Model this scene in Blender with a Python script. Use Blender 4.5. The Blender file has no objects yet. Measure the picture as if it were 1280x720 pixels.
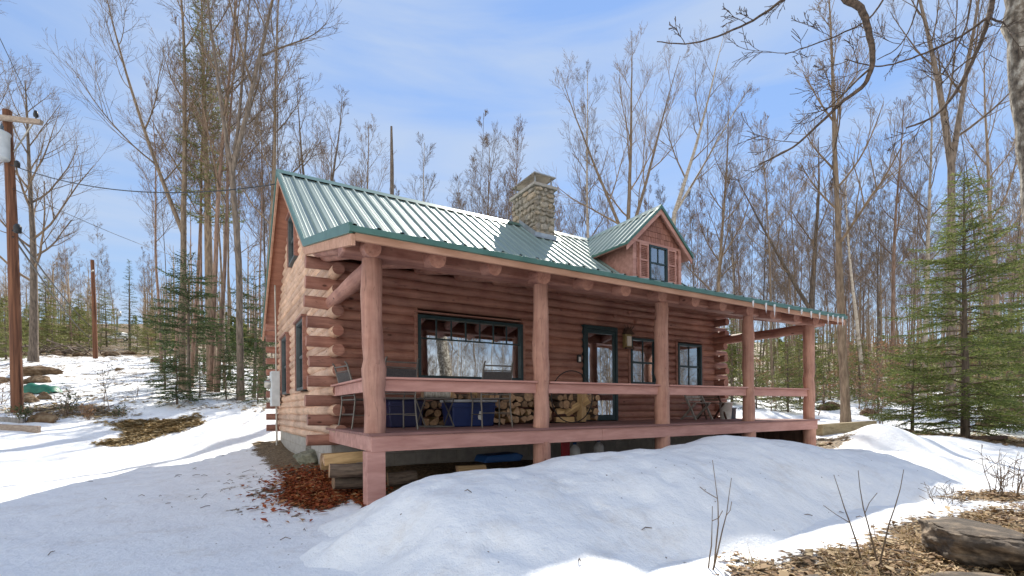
import bpy, bmesh, math, random
import numpy as np
from mathutils import Vector, Matrix
# World frame: X along the cabin front (to the right), Y away into the woods, Z up.
# The camera stands at the origin at eye height; the ground in front of the cabin is about 1.25 m lower.
SC = bpy.context.scene
COL = SC.collection
R = random.Random(11)
V = Vector
rad = math.radians

# ------------------------------------------------------------------ objects
WL = {}
def link(o, parent=None, loc=None):
    COL.objects.link(o)
    if parent is not None:
        o.parent = parent
        if loc is None:
            o.location = -WL.get(parent.name, V((0, 0, 0)))
    if loc is not None: o.location = loc
    return o
def tag(o, label=None, cat=None, group=None, kind=None):
    if label: o['label'] = label
    if cat: o['category'] = cat
    if group: o['group'] = group
    if kind: o['kind'] = kind
    return o
def thing(name, label, cat, loc=(0, 0, 0), group=None):
    o = bpy.data.objects.new(name, None)
    o.empty_display_size = 0.2
    COL.objects.link(o); o.location = loc; WL[o.name] = V(loc)
    return tag(o, label, cat, group)
def dup(root, loc, rotz=0.0, scale=1.0, label=None, group=None, tilt=(0, 0)):
    def rec(o, parent):
        c = o.copy(); COL.objects.link(c); c.parent = parent
        for ch in kids.get(o.name, []): rec(ch, c)
        return c
    kids = {}
    for o in root.children_recursive: kids.setdefault(o.parent.name, []).append(o)
    r = rec(root, None)
    place(r, loc, rotz, scale, tilt)
    if label: r['label'] = label
    if group: r['group'] = group
    return r
def place(r, loc, rotz=0.0, scale=1.0, tilt=(0, 0)):
    r.location = loc; r.rotation_euler = (tilt[0], tilt[1], rotz)
    r.scale = (scale,) * 3 if not isinstance(scale, tuple) else scale
    return r

class MB:
    def __init__(s): s.v = []; s.f = []; s.m = []; s.s = []
    def add(s, vs, fs, mi=0, smooth=False):
        b = len(s.v); s.v.extend([tuple(p) for p in vs])
        for f in fs:
            s.f.append(tuple(i + b for i in f)); s.m.append(mi); s.s.append(smooth)
        return s
    def box(s, x0, x1, y0, y1, z0, z1, mi=0):
        vs = [(x, y, z) for z in (z0, z1) for y in (y0, y1) for x in (x0, x1)]
        return s.add(vs, [(0, 2, 3, 1), (4, 5, 7, 6), (0, 1, 5, 4), (2, 6, 7, 3), (0, 4, 6, 2), (1, 3, 7, 5)], mi)
    def bar(s, a, b, w, h, up=(0, 0, 1), mi=0):
        a, b = V(a), V(b); d = (b - a).normalized(); u = V(up)
        x = d.cross(u).normalized(); u = x.cross(d).normalized()
        vs = []
        for p in (a, b):
            for sx, su in ((-1, -1), (1, -1), (1, 1), (-1, 1)): vs.append(p + x * (sx * w / 2) + u * (su * h / 2))
        return s.add(vs, [(3, 2, 1, 0), (4, 5, 6, 7), (0, 1, 5, 4), (1, 2, 6, 5), (2, 3, 7, 6), (3, 0, 4, 7)], mi)
    def tube(s, pts, rads, n=8, mi=0, caps=True, capmi=None, squash=None):
        pts = [V(p) for p in pts]
        if not isinstance(rads, (list, tuple)): rads = [rads] * len(pts)
        vs, fs = [], []
        t = (pts[1] - pts[0]).normalized()
        ref = V((0, 0, 1)) if abs(t.z) < .9 else V((1, 0, 0))
        x = t.cross(ref).normalized()
        for i, p in enumerate(pts):
            if i + 1 < len(pts): t = (pts[min(i + 1, len(pts) - 1)] - pts[max(i - 1, 0)])
            else: t = pts[i] - pts[i - 1]
            t.normalize(); x = (x - t * x.dot(t)).normalized(); y = t.cross(x)
            for k in range(n):
                a = 2 * math.pi * k / n
                vs.append(p + x * (math.cos(a) * rads[i]) + y * (math.sin(a) * rads[i]))
        for i in range(len(pts) - 1):
            for k in range(n):
                k2 = (k + 1) % n
                fs.append((i * n + k, i * n + k2, (i + 1) * n + k2, (i + 1) * n + k))
        s.add(vs, fs, mi, True)
        if caps:
            cm = mi if capmi is None else capmi
            s.add(vs[:n], [tuple(range(n - 1, -1, -1))], cm); s.add(vs[-n:], [tuple(range(n))], cm)
        return s
    def prism(s, poly, off, mi=0):
        n = len(poly); o = V(off); a = [V(p) for p in poly]
        vs = a + [p + o for p in a]
        fs = [tuple(range(n - 1, -1, -1)), tuple(range(n, 2 * n))] + [(i, (i + 1) % n, n + (i + 1) % n, n + i) for i in range(n)]
        return s.add(vs, fs, mi)
    def quad(s, a, b, c, d, mi=0): return s.add([a, b, c, d], [(0, 1, 2, 3)], mi)
    def lathe(s, c, prof, n=20, mi=0):
        c = V(c); vs = []
        for r, z in prof:
            for k in range(n):
                a = 2 * math.pi * k / n; vs.append(c + V((r * math.cos(a), r * math.sin(a), z)))
        fs = []
        for i in range(len(prof) - 1):
            for k in range(n):
                k2 = (k + 1) % n; fs.append((i * n + k, i * n + k2, (i + 1) * n + k2, (i + 1) * n + k))
        return s.add(vs, fs, mi, True)
    def build(s, name, mats, parent=None, bevel=0.0, fixn=True):
        me = bpy.data.meshes.new(name); me.from_pydata(s.v, [], s.f)
        if not isinstance(mats, (list, tuple)): mats = [mats]
        for m in mats: me.materials.append(m)
        me.polygons.foreach_set('material_index', s.m); me.polygons.foreach_set('use_smooth', s.s)
        me.update()
        o = bpy.data.objects.new(name, me)
        if bevel:
            b = o.modifiers.new('edge', 'BEVEL'); b.width = bevel; b.segments = 2; b.limit_method = 'ANGLE'
        return link(o, parent)

def np_mesh(name, verts, nper, mats, parent=None, mi=None, link_it=True):
    """verts (n*nper,3): separate polygons of nper corners"""
    n = len(verts) // nper
    me = bpy.data.meshes.new(name)
    me.vertices.add(len(verts)); me.vertices.foreach_set('co', np.asarray(verts, np.float32).ravel())
    me.loops.add(len(verts)); me.loops.foreach_set('vertex_index', np.arange(len(verts), dtype=np.int32))
    me.polygons.add(n); me.polygons.foreach_set('loop_start', np.arange(n, dtype=np.int32) * nper)
    me.polygons.foreach_set('loop_total', np.full(n, nper, np.int32))
    if not isinstance(mats, (list, tuple)): mats = [mats]
    for m in mats: me.materials.append(m)
    if mi is not None: me.polygons.foreach_set('material_index', mi)
    me.update(); me.validate()
    o = bpy.data.objects.new(name, me)
    return link(o, parent) if link_it else o

# ------------------------------------------------------------------ materials
class NT:
    def __init__(s, tree): s.t = tree
    def n(s, typ, ins=None, **kw):
        nd = s.t.nodes.new(typ)
        for k, v in kw.items(): setattr(nd, k, v)
        for k, v in (ins or {}).items():
            if hasattr(v, 'is_output') or isinstance(v, bpy.types.NodeSocket): s.t.links.new(v, nd.inputs[k])
            else: nd.inputs[k].default_value = v
        return nd
    def link(s, a, b): s.t.links.new(a, b)
    def ramp(s, fac, stops, interp='LINEAR'):
        nd = s.t.nodes.new('ShaderNodeValToRGB'); nd.color_ramp.interpolation = interp
        e = nd.color_ramp.elements
        while len(e) < len(stops): e.new(0.5)
        for i, (p, c) in enumerate(stops):
            e[i].position = p; e[i].color = c if len(c) == 4 else (*c, 1)
        s.t.links.new(fac, nd.inputs[0]); return nd.outputs[0]
    def mix(s, fac, a, b, mode='MIX'):
        nd = s.t.nodes.new('ShaderNodeMix'); nd.data_type = 'RGBA'; nd.blend_type = mode
        for i, v in ((0, fac), (6, a), (7, b)):
            if isinstance(v, bpy.types.NodeSocket): s.t.links.new(v, nd.inputs[i])
            else: nd.inputs[i].default_value = v if i == 0 else (*v, 1) if len(v) == 3 else v
        return nd.outputs[2]
    def math(s, op, a, b=0.0, c=0.0, clamp=False):
        nd = s.t.nodes.new('ShaderNodeMath'); nd.operation = op; nd.use_clamp = clamp
        for i, v in enumerate((a, b, c)):
            if isinstance(v, bpy.types.NodeSocket): s.t.links.new(v, nd.inputs[i])
            else: nd.inputs[i].default_value = v
        return nd.outputs[0]
def new_mat(name):
    m = bpy.data.materials.new(name); m.use_nodes = True
    t = m.node_tree; b = t.nodes['Principled BSDF']
    return m, NT(t), b
def M(name, c1, c2=None, rough=.7, scale=(4, 4, 4), bump=.3, dist=.01, metallic=0.0, island=None, spec=.35, detail=6, c3=None, objvar=0.0):
    """mottled material: two or three colours mixed by stretched noise, bump from the same noise"""
    m, N, b = new_mat(name)
    co = N.n('ShaderNodeTexCoord').outputs['Object']
    mp = N.n('ShaderNodeMapping', {'Vector': co, 'Scale': scale}).outputs[0]
    nz = N.n('ShaderNodeTexNoise', {'Vector': mp, 'Scale': 1.0, 'Detail': detail, 'Roughness': .6})
    f = nz.outputs[0]
    stops = [(.34, c1), (.66, c2 or c1)] if c3 is None else [(.3, c1), (.5, c2), (.7, c3)]
    col = N.ramp(f, stops)
    if island:
        ri = N.n('ShaderNodeNewGeometry').outputs['Random Per Island']
        col = N.mix(.85, col, N.ramp(ri, island), 'MULTIPLY')
    if objvar:
        oi = N.n('ShaderNodeObjectInfo').outputs['Random']
        hv = N.n('ShaderNodeHueSaturation', {'Hue': .5, 'Saturation': 1.0, 'Fac': 1.0, 'Color': col,
                 'Value': N.math('MULTIPLY_ADD', oi, objvar * 2, 1 - objvar)})
        col = hv.outputs[0]
    N.link(col, b.inputs['Base Color'])
    b.inputs['Roughness'].default_value = rough; b.inputs['Metallic'].default_value = metallic
    b.inputs['Specular IOR Level'].default_value = spec
    if bump:
        bp = N.n('ShaderNodeBump', {'Height': f, 'Strength': bump, 'Distance': dist})
        N.link(bp.outputs[0], b.inputs['Normal'])
    return m
def M_log(name, axis, c1=(.24, .105, .08), c2=(.43, .235, .18), grain=1.0):
    """stained peeled log: grain along the axis, long checks, paler weathered streaks"""
    m, N, b = new_mat(name)
    co = N.n('ShaderNodeTexCoord').outputs['Object']
    sc = {'X': (1.2, 22, 22), 'Y': (22, 1.2, 22), 'Z': (22, 22, 1.2)}[axis]
    g = N.n('ShaderNodeTexNoise', {'Vector': N.n('ShaderNodeMapping', {'Vector': co, 'Scale': sc}).outputs[0], 'Scale': 1.0, 'Detail': 5, 'Roughness': .65}).outputs[0]
    big = N.n('ShaderNodeTexNoise', {'Vector': co, 'Scale': 2.3, 'Detail': 4, 'Roughness': .6}).outputs[0]
    sc2 = tuple(x * .55 if x > 2 else x * .8 for x in sc)
    ck = N.n('ShaderNodeTexNoise', {'Vector': N.n('ShaderNodeMapping', {'Vector': co, 'Scale': sc2, 'Location': (3.1, 7.7, 1.9)}).outputs[0], 'Scale': 1.0, 'Detail': 2}).outputs[0]
    check = N.ramp(N.math('ABSOLUTE', N.math('SUBTRACT', ck, .56)), [(0.0, (0, 0, 0)), (.012, (1, 1, 1))])
    col = N.ramp(N.math('ADD', N.math('MULTIPLY', g, .5), N.math('MULTIPLY', big, .5)), [(.36, c1), (.64, c2)])
    col = N.mix(N.math('MULTIPLY_ADD', check, .45, .55), tuple(x * .35 for x in c1), col)
    kn = N.n('ShaderNodeTexVoronoi', {'Vector': N.n('ShaderNodeMapping', {'Vector': co, 'Scale': tuple(4.5 if x > 2 else 2.2 for x in sc)}).outputs[0], 'Scale': 1.0}).outputs[0]
    col = N.mix(N.ramp(kn, [(.05, (1, 1, 1)), (.11, (0, 0, 0))]), col, tuple(x * .4 for x in c1))
    blotch = N.n('ShaderNodeTexNoise', {'Vector': co, 'Scale': .9, 'Detail': 5, 'Roughness': .7}).outputs[0]
    col = N.mix(1.0, col, N.ramp(blotch, [(.35, (.78, .76, .76)), (.6, (1.08, 1.06, 1.04))]), 'MULTIPLY')
    isl = N.n('ShaderNodeNewGeometry').outputs['Random Per Island']
    col = N.mix(1.0, col, N.ramp(isl, [(0, (.76, .74, .74)), (.5, (1, 1, 1)), (1, (1.12, 1.08, 1.02))]), 'MULTIPLY')
    N.link(col, b.inputs['Base Color'])
    b.inputs['Roughness'].default_value = .62; b.inputs['Specular IOR Level'].default_value = .3
    h = N.math('ADD', N.math('MULTIPLY', g, .5 * grain), N.math('MULTIPLY', check, .6))
    N.link(N.n('ShaderNodeBump', {'Height': h, 'Strength': .45, 'Distance': .012}).outputs[0], b.inputs['Normal'])
    return m
def M_glass(name, mirror=.55, tint=(.9, .95, 1.0)):
    m, N, b = new_mat(name); t = m.node_tree; t.nodes.remove(b); out = t.nodes['Material Output']
    co = N.n('ShaderNodeTexCoord').outputs['Object']
    nz = N.n('ShaderNodeTexNoise', {'Vector': co, 'Scale': 3.0, 'Detail': 1}).outputs[0]
    bp = N.n('ShaderNodeBump', {'Height': nz, 'Strength': .02, 'Distance': .02}).outputs[0]
    gl = N.n('ShaderNodeBsdfGlossy', {'Color': (*tint, 1), 'Roughness': .008, 'Normal': bp}).outputs[0]
    tr = N.n('ShaderNodeBsdfTransparent', {'Color': (.62, .66, .66, 1)}).outputs[0]
    N.link(N.n('ShaderNodeMixShader', {0: mirror, 1: tr, 2: gl}).outputs[0], out.inputs[0])
    return m
def M_leaf(name, stops, rough=.6, trans=.35):
    """foliage: colour per leaf clump, some light through"""
    m, N, b = new_mat(name); t = m.node_tree; out = t.nodes['Material Output']
    ri = N.n('ShaderNodeNewGeometry').outputs['Random Per Island']
    col = N.ramp(ri, stops)
    N.link(col, b.inputs['Base Color']); b.inputs['Roughness'].default_value = rough; b.inputs['Specular IOR Level'].default_value = .25
    tl = N.n('ShaderNodeBsdfTranslucent', {'Color': col}).outputs[0]
    N.link(N.n('ShaderNodeMixShader', {0: trans, 1: b.outputs[0], 2: tl}).outputs[0], out.inputs[0])
    return m

m_logx = M_log('stained_log_x', 'X'); m_logy = M_log('stained_log_y', 'Y'); m_logz = M_log('stained_post', 'Z', (.3, .148, .112), (.52, .3, .228))
m_gable = M_log('bleached_lit_log', 'Y', (.46, .29, .195), (.7, .5, .37))  # bleached tan, raised further to carry the light on the gable faces
m_board = M('stained_board', (.37, .175, .142), (.53, .285, .235), rough=.55, scale=(1.6, 9, 9), bump=.12)
m_shake = M('stained_shakes', (.24, .1, .075), (.38, .18, .135), rough=.75, scale=(18, 18, 3), bump=.3, island=[(0, (.72, .72, .72)), (1, (1, 1, 1))])
m_trimwood = M('weathered_pine_trim', (.36, .19, .12), (.5, .29, .2), rough=.65, scale=(2, 12, 12), bump=.2)
m_deck = M('deck_boards', (.2, .1, .085), (.33, .17, .15), rough=.7, scale=(2, 18, 18), bump=.2, island=[(0, (.75, .75, .75)), (1, (1, 1, 1))])
m_soffit = M('soffit_boards', (.3, .13, .085), (.42, .2, .13), rough=.7, scale=(2, 10, 10), bump=.15)
m_frame = M('dark_green_window_paint', (.014, .032, .036), (.024, .05, .055), rough=.4, scale=(6, 6, 6), bump=.04)
m_greytrim = M('grey_window_paint', (.05, .06, .06), (.085, .1, .1), rough=.5, bump=.05)
m_glass = M_glass('window_glass', .52); m_glass2 = M_glass('small_window_glass', .34)
m_curtain = M('red_brown_curtain', (.12, .02, .02), (.2, .05, .045), rough=.9, scale=(12, 12, 2), bump=.2)
m_cream = M('cream_curtain_hem', (.6, .55, .48), (.7, .66, .6), rough=.9, bump=.1)
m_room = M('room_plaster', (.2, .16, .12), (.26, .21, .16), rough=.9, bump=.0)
m_conc = M('concrete_block', (.3, .28, .25), (.44, .41, .37), rough=.92, scale=(6, 6, 6), bump=.35, dist=.008)
m_flash = M('dull_lead_flashing', (.3, .33, .35), (.45, .48, .5), rough=.45, metallic=.6, scale=(5, 5, 5), bump=.1)
m_stone = M('chimney_stone', (.27, .24, .2), (.5, .44, .36), rough=.85, scale=(14, 14, 14), bump=.5, dist=.012,
            island=[(0, (.5, .47, .45)), (.3, (1, .97, .93)), (.55, (.68, .69, .74)), (.8, (1, .87, .74)), (1, (1, 1, 1))])
m_mortar = M('mortar', (.26, .24, .2), (.36, .33, .28), rough=.95, scale=(20, 20, 20), bump=.4)
m_slab = M('chimney_cap_slab', (.3, .27, .24), (.42, .39, .35), rough=.85, scale=(8, 8, 8), bump=.3)
m_galv = M('galvanised_metal', (.35, .33, .3), (.5, .47, .42), rough=.4, metallic=.7, scale=(5, 5, 5), bump=.05)
m_iron = M('black_metal', (.015, .015, .017), (.03, .03, .03), rough=.45, bump=.05)
m_tubes = M('bronze_chair_tube', (.12, .105, .09), (.2, .18, .155), rough=.4, metallic=.4, bump=.03)
m_sling = M('dark_chair_mesh', (.05, .045, .045), (.09, .08, .075), rough=.85, scale=(60, 60, 60), bump=.2)
m_navy = M('navy_tote_plastic', (.012, .025, .095), (.018, .035, .13), rough=.38, bump=.03)
m_dnavy = M('dark_tote_plastic', (.012, .014, .05), (.02, .022, .07), rough=.4, bump=.03)
m_greylid = M('grey_tote_lid', (.3, .32, .34), (.42, .43, .45), rough=.5, bump=.05)
m_white = M('white_plastic', (.55, .55, .52), (.72, .72, .7), rough=.5, scale=(9, 9, 9), bump=.05)
m_bluegrey = M('blue_grey_enamel', (.06, .08, .1), (.1, .13, .16), rough=.35, bump=.03)
m_oldwood = M('grey_weathered_wood', (.18, .165, .15), (.36, .33, .3), rough=.85, scale=(20, 20, 3), bump=.3)
m_darkwood = M('dark_brown_wood', (.05, .028, .02), (.12, .07, .05), rough=.7, scale=(16, 16, 3), bump=.25)
m_bark1 = M('firewood_bark', (.07, .05, .04), (.2, .15, .11), rough=.95, scale=(30, 5, 30), bump=.7, dist=.015, objvar=.3)
m_birchbark = M('birch_firewood_bark', (.2, .17, .14), (.5, .46, .4), rough=.85, scale=(10, 40, 10), bump=.3)
m_cut = M('cut_firewood_end', (.22, .13, .075), (.48, .31, .18), rough=.85, scale=(22, 22, 22), bump=.35, objvar=.45)
m_split = M('split_firewood_face', (.4, .25, .12), (.62, .43, .22), rough=.85, scale=(40, 4, 40), bump=.4, objvar=.25)
m_timber = M('landscape_timber', (.2, .15, .08), (.36, .29, .17), rough=.85, scale=(3, 14, 14), bump=.35)
m_rock = M('boulder_rock', (.016, .013, .011), (.085, .065, .048), c3=(.27, .2, .135), rough=.88, scale=(4.5, 4.5, 9), bump=1.0, dist=.04, detail=12)
m_rockmoss = M('leafy_brown_rock', (.045, .035, .022), (.14, .085, .045), c3=(.26, .2, .13), rough=.95, scale=(4, 4, 4), bump=.8, dist=.05)
m_pole = M('creosote_pole', (.07, .03, .018), (.24, .105, .055), rough=.85, scale=(18, 18, .6), bump=.5, dist=.01)
m_greypole = M('grey_pole', (.2, .19, .17), (.34, .32, .3), rough=.85, scale=(18, 18, .6), bump=.3)
m_arm = M('weathered_crossarm', (.24, .18, .14), (.4, .32, .25), rough=.85, scale=(2, 20, 20), bump=.3)
m_tank = M('transformer_paint', (.5, .54, .56), (.62, .66, .68), rough=.35, bump=.03)
m_greentarp = M('green_tarp', (.012, .1, .06), (.02, .16, .1), rough=.5, scale=(5, 5, 5), bump=.4, dist=.04)
m_bluetarp = M('blue_plastic', (.01, .05, .16), (.02, .09, .25), rough=.45, bump=.1)
m_redplastic = M('red_plastic', (.25, .008, .012), (.38, .015, .02), rough=.4, bump=.05)
m_ice = None
BARK = [M('bark_grey_brown', (.14, .1, .07), (.33, .25, .175), rough=.95, scale=(14, 14, 3), bump=.6, dist=.02, objvar=.3),
        M('bark_pale_birch', (.2, .16, .125), (.44, .38, .31), c3=(.52, .46, .38), rough=.85, scale=(5, 5, 9), bump=.3, objvar=.15),
        M('bark_dark', (.085, .066, .052), (.23, .18, .14), rough=.95, scale=(14, 14, 3), bump=.6, dist=.02, objvar=.25),
        M('bark_reddish', (.14, .088, .062), (.33, .22, .165), rough=.95, scale=(14, 14, 3), bump=.6, dist=.02, objvar=.25)]
TWIG = [M('twig_grey_brown', (.14, .098, .062), (.3, .215, .14), rough=.9, bump=0, objvar=.25),
        M('twig_birch', (.11, .08, .06), (.24, .19, .15), rough=.9, bump=0, objvar=.2),
        M('twig_dark', (.1, .07, .046), (.21, .15, .1), rough=.9, bump=0, objvar=.2),
        M('twig_reddish', (.13, .085, .058), (.27, .185, .128), rough=.9, bump=0, objvar=.25)]
m_far = M('far_trunk_bark', (.2, .145, .095), (.38, .29, .2), rough=.9, scale=(.05, .05, .05), bump=0)
m_lichen = M('lichen_bark', (.04, .032, .026), (.19, .155, .12), c3=(.52, .48, .41), rough=.95, scale=(16, 16, 12), bump=1.0, dist=.03)
m_spruce = M_leaf('spruce_needles', [(0, (.05, .08, .022)), (.5, (.13, .165, .045)), (.85, (.2, .235, .065)), (1, (.28, .3, .1))], trans=.45)
m_hemlock = M_leaf('hemlock_needles', [(0, (.025, .05, .02)), (.6, (.065, .105, .038)), (1, (.13, .17, .06))])
m_fir = M_leaf('young_fir_needles', [(0, (.09, .115, .032)), (.6, (.18, .2, .065)), (1, (.29, .28, .1))])
m_pine = M_leaf('pine_needles', [(0, (.07, .095, .035)), (.6, (.15, .17, .06)), (1, (.25, .25, .1))])
m_beech = M_leaf('dry_beech_leaves', [(0, (.2, .1, .055)), (.6, (.34, .2, .11)), (1, (.46, .32, .2))])
m_leaf = M_leaf('fallen_leaf_litter', [(0, (.09, .05, .025)), (.35, (.2, .115, .055)), (.75, (.34, .23, .12)), (1, (.5, .38, .23))], rough=.75, trans=.15)
m_redleaf = M_leaf('red_fallen_leaf_litter', [(0, (.12, .03, .012)), (.4, (.3, .06, .02)), (.8, (.42, .13, .035)), (1, (.5, .3, .14))], rough=.75, trans=.15)

m_straw = M_leaf('matted_dry_grass', [(0, (.2, .13, .06)), (.4, (.38, .27, .13)), (.8, (.52, .4, .22)), (1, (.6, .5, .32))], rough=.8, trans=.2)
def roof_metal():
    m, N, b = new_mat('green_metal_roofing')
    co = N.n('ShaderNodeTexCoord').outputs['Object']
    nz = N.n('ShaderNodeTexNoise', {'Vector': N.n('ShaderNodeMapping', {'Vector': co, 'Scale': (2.2, .5, .5)}).outputs[0], 'Scale': 1.0, 'Detail': 4}).outputs[0]
    N.link(N.ramp(nz, [(.3, (.21, .275, .245)), (.7, (.27, .34, .305))]), b.inputs['Base Color'])
    b.inputs['Metallic'].default_value = .35
    N.link(N.math('MULTIPLY_ADD', nz, .16, .38), b.inputs['Roughness'])
    b.inputs['Specular IOR Level'].default_value = .6
    fine = N.n('ShaderNodeTexNoise', {'Vector': co, 'Scale': 5.0, 'Detail': 2}).outputs[0]
    N.link(N.n('ShaderNodeBump', {'Height': fine, 'Strength': .06, 'Distance': .02}).outputs[0], b.inputs['Normal'])
    return m
m_roof = roof_metal()
m_greentrim = M('green_metal_trim', (.06, .14, .115), (.085, .185, .155), rough=.38, metallic=.2, bump=.03, spec=.5)
def ice_mat():
    m, N, b = new_mat('icicle_ice'); b.inputs['Base Color'].default_value = (.9, .94, 1, 1)
    co = N.n('ShaderNodeTexCoord').outputs['Object']
    nz = N.n('ShaderNodeTexNoise', {'Vector': co, 'Scale': 30.0}).outputs[0]
    N.link(N.n('ShaderNodeBump', {'Height': nz, 'Strength': .3, 'Distance': .01}).outputs[0], b.inputs['Normal'])
    b.inputs['Roughness'].default_value = .12; b.inputs['Transmission Weight'].default_value = .35; b.inputs['IOR'].default_value = 1.31
    return m
m_ice = ice_mat()

# ------------------------------------------------------------------ terrain
rng = np.random.default_rng(5)
LAT = rng.random((256, 256))
def vnoise(x, y):
    x = np.asarray(x, float); y = np.asarray(y, float)
    xi = np.floor(x).astype(int); yi = np.floor(y).astype(int); fx = x - xi; fy = y - yi
    fx = fx * fx * (3 - 2 * fx); fy = fy * fy * (3 - 2 * fy)
    a = LAT[xi % 256, yi % 256]; b = LAT[(xi + 1) % 256, yi % 256]; c = LAT[xi % 256, (yi + 1) % 256]; d = LAT[(xi + 1) % 256, (yi + 1) % 256]
    return (a * (1 - fx) + b * fx) * (1 - fy) + (c * (1 - fx) + d * fx) * fy - .5
def fbm(x, y, o=4):
    s = 0; a = 1
    for k in range(o): s = s + a * vnoise(x * 2 ** k + 17.3 * k, y * 2 ** k + 5.1 * k); a *= .5
    return s
CX, CY, F0 = .52, .8542, 614.9
def at(px, w):
    """ground point on the bearing px, w metres out"""
    r = (px - 640) / F0 * w
    return CX * w + CY * r, CY * w - CX * r
def cam_rw(x, y): return CY * x - CX * y, CX * x + CY * y
CT = [(1.6, 8.3, -.98), (1.6, 12, -.98), (1.6, 15.5, -.85), (6, 10, -1.0), (11.5, 8.3, -.98), (11.5, 15.5, -.6), (6, 16.5, -.6),
      (0, 0, -1.27), (3, 3, -1.26), (5, 2, -1.27), (8, 2.5, -1.22), (5, 5.5, -1.15), (2, 5.8, -1.12), (.8, 7, -1.2), (11, 4, -1.12), (14, 4.5, -1.0),
      (-2.5, 9, -1.28), (-1, 13, -1.2), (-6, 4, -1.3), (-3, 0, -1.3), (-3, -8, -1.35), (8, -8, -1.4), (-30, -40, -2), (40, -40, -2), (0, -90, -2.5),
      (13.6, 6.4, -.74), (11.8, 6.5, -.92), (15.5, 6.4, -.72), (12, 2, -1.1), (9, -1, -1.27), (16, 0, -1.05)]
for px, py, w in ((20, 516, 15), (60, 528, 14), (20, 545, 12.5), (100, 556, 13), (200, 545, 14), (100, 485, 21), (100, 463, 28), (100, 447, 36), (20, 445, 40),
                  (200, 500, 18), (200, 463, 28), (220, 447, 36), (150, 433, 60), (150, 427, 105), (30, 430, 60), (-150, 500, 18), (-200, 450, 40), (-200, 420, 100), (335, 503, 18),
                  (300, 497, 20), (320, 470, 35), (1200, 549, 14), (1280, 558, 12), (1058, 532, 15), (1000, 516, 22), (1240, 508, 25), (1100, 499, 35),
                  (1100, 470, 70), (800, 500, 30), (600, 500, 30), (450, 490, 30), (500, 450, 70), (800, 470, 70), (1000, 440, 140), (600, 430, 140), (200, 405, 160), (1500, 520, 25), (1700, 480, 60),
                  (-100, 400, 200), (600, 420, 260), (1200, 430, 260)):
    x, y = at(px, w); CT.append((x, y, -(py - (512.07 - .00852 * (px - 640))) / F0 * w))
CT = np.array(CT)
def phi(d2): return np.sqrt(d2 + 6.0)
_D = phi(((CT[:, None, :2] - CT[None, :, :2]) ** 2).sum(-1))
_n = len(CT)
_A = np.zeros((_n + 3, _n + 3)); _A[:_n, :_n] = _D + np.eye(_n) * -.15; _A[:_n, _n] = 1; _A[:_n, _n + 1:] = CT[:, :2]; _A[_n:, :_n] = _A[:_n, _n:].T
_W = np.linalg.solve(_A, np.concatenate([CT[:, 2], [0, 0, 0]]))
def ground(x, y, detail=True):
    x = np.asarray(x, float); y = np.asarray(y, float); sh = x.shape; x = x.ravel(); y = y.ravel()
    z = np.full(x.shape, _W[_n]) + _W[_n + 1] * x + _W[_n + 2] * y
    for i in range(_n): z += _W[i] * phi((x - CT[i, 0]) ** 2 + (y - CT[i, 1]) ** 2)
    if detail:
        far = np.clip((np.hypot(x, y) - 14) / 20, 0, 1)
        nb = ((x < 1.2) | (x > 11.9) | (y < 5.6) | (y > 16)).astype(float)
        z += nb * (fbm(x * .55, y * .55, 4) * (.05 + .3 * far) + fbm(x * 2.6 + 9, y * 2.6, 3) * (.022 + .05 * far))
        # the pile pushed up beyond the porch steps
        dx, dy = (x - 13.0) * .9 + (y - 5.2) * .35, -(x - 13.0) * .35 + (y - 5.2) * .9
        z += .52 * np.exp(-(dx / 1.15) ** 2 - (dy / .75) ** 2) + .2 * np.exp(-((x - 15.2) / 1.6) ** 2 - ((y - 4.6) / .8) ** 2)
        # plough ridge along the drive at the left of the cabin
        z += .16 * np.exp(-((x + .1) / .55) ** 2 - ((y - 16.4) / 1.5) ** 2)
    return z.reshape(sh)
def gz(x, y): return float(ground(np.array([x]), np.array([y]))[0])
def sstep(a, b, x): t = np.clip((x - a) / (b - a), 0, 1); return t * t * (3 - 2 * t)
def bare(x, y):
    r, w = cam_rw(x, y); n = fbm(x * .9, y * .9, 3)
    v = np.zeros_like(x)
    def mx(t): np.maximum(v, t, out=v)
    line = np.interp(r, [.9, 1.6, 2.5, 3.4, 4.25, 5.2, 6.25, 10], [3.75, 4.0, 4.2, 4.7, 5.4, 5.6, 5.8, 6.2])
    mx(sstep(.35, -.35, (w - line) + n * .6) * sstep(1.0, 1.7, r) * (.86 + .5 * np.minimum(n, .2)))
    mx(.75 * np.exp(-((r - 6.3) / .8) ** 2 - ((w - 6.5) / .45) ** 2))
    mx(.95 * sstep(1.0, .35, np.hypot((x - 1.2) / .62, (y - 7.2) / 1.4)))
    mx(.38 * sstep(1.6, .2, np.hypot((x - .8) / .9, (y - 7.6) / 2.4)))
    mx(.85 * sstep(.75, .2, np.abs(x - 1.35)) * (y > 7.5) * (y < 15.6))
    mx(1.0 * (x > 1.5) * (x < 11.6) * (y > 5.75) * (y < 15.6))
    mx(.8 * sstep(1.15, .35, np.hypot((r + 10.7) / 1.35, (w - 14.6) / 1.7) + n * .8))
    mx(.62 * sstep(1.0, .3, np.hypot((r + 14.3) / 3.4, (w - 15.6) / 1.8)))
    left = (r < -.42 * w)
    mx(left * (.42 * sstep(15, 18, w) + .3 * sstep(36, 40, w)))
    mx((1 - left) * .62 * sstep(17.5, 21, y + .25 * np.clip(x - 9, 0, 6)) )
    mx(.72 * sstep(3.2, 1.4, np.hypot(x - 18, y - 5.3)))
    mx(.7 * sstep(1.4, .6, np.hypot((x - 12.1) / 1.0, (y - 6.3) / .9)))
    mx(.9 * sstep(60, 75, w) + 0 * x)
    return v
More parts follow.
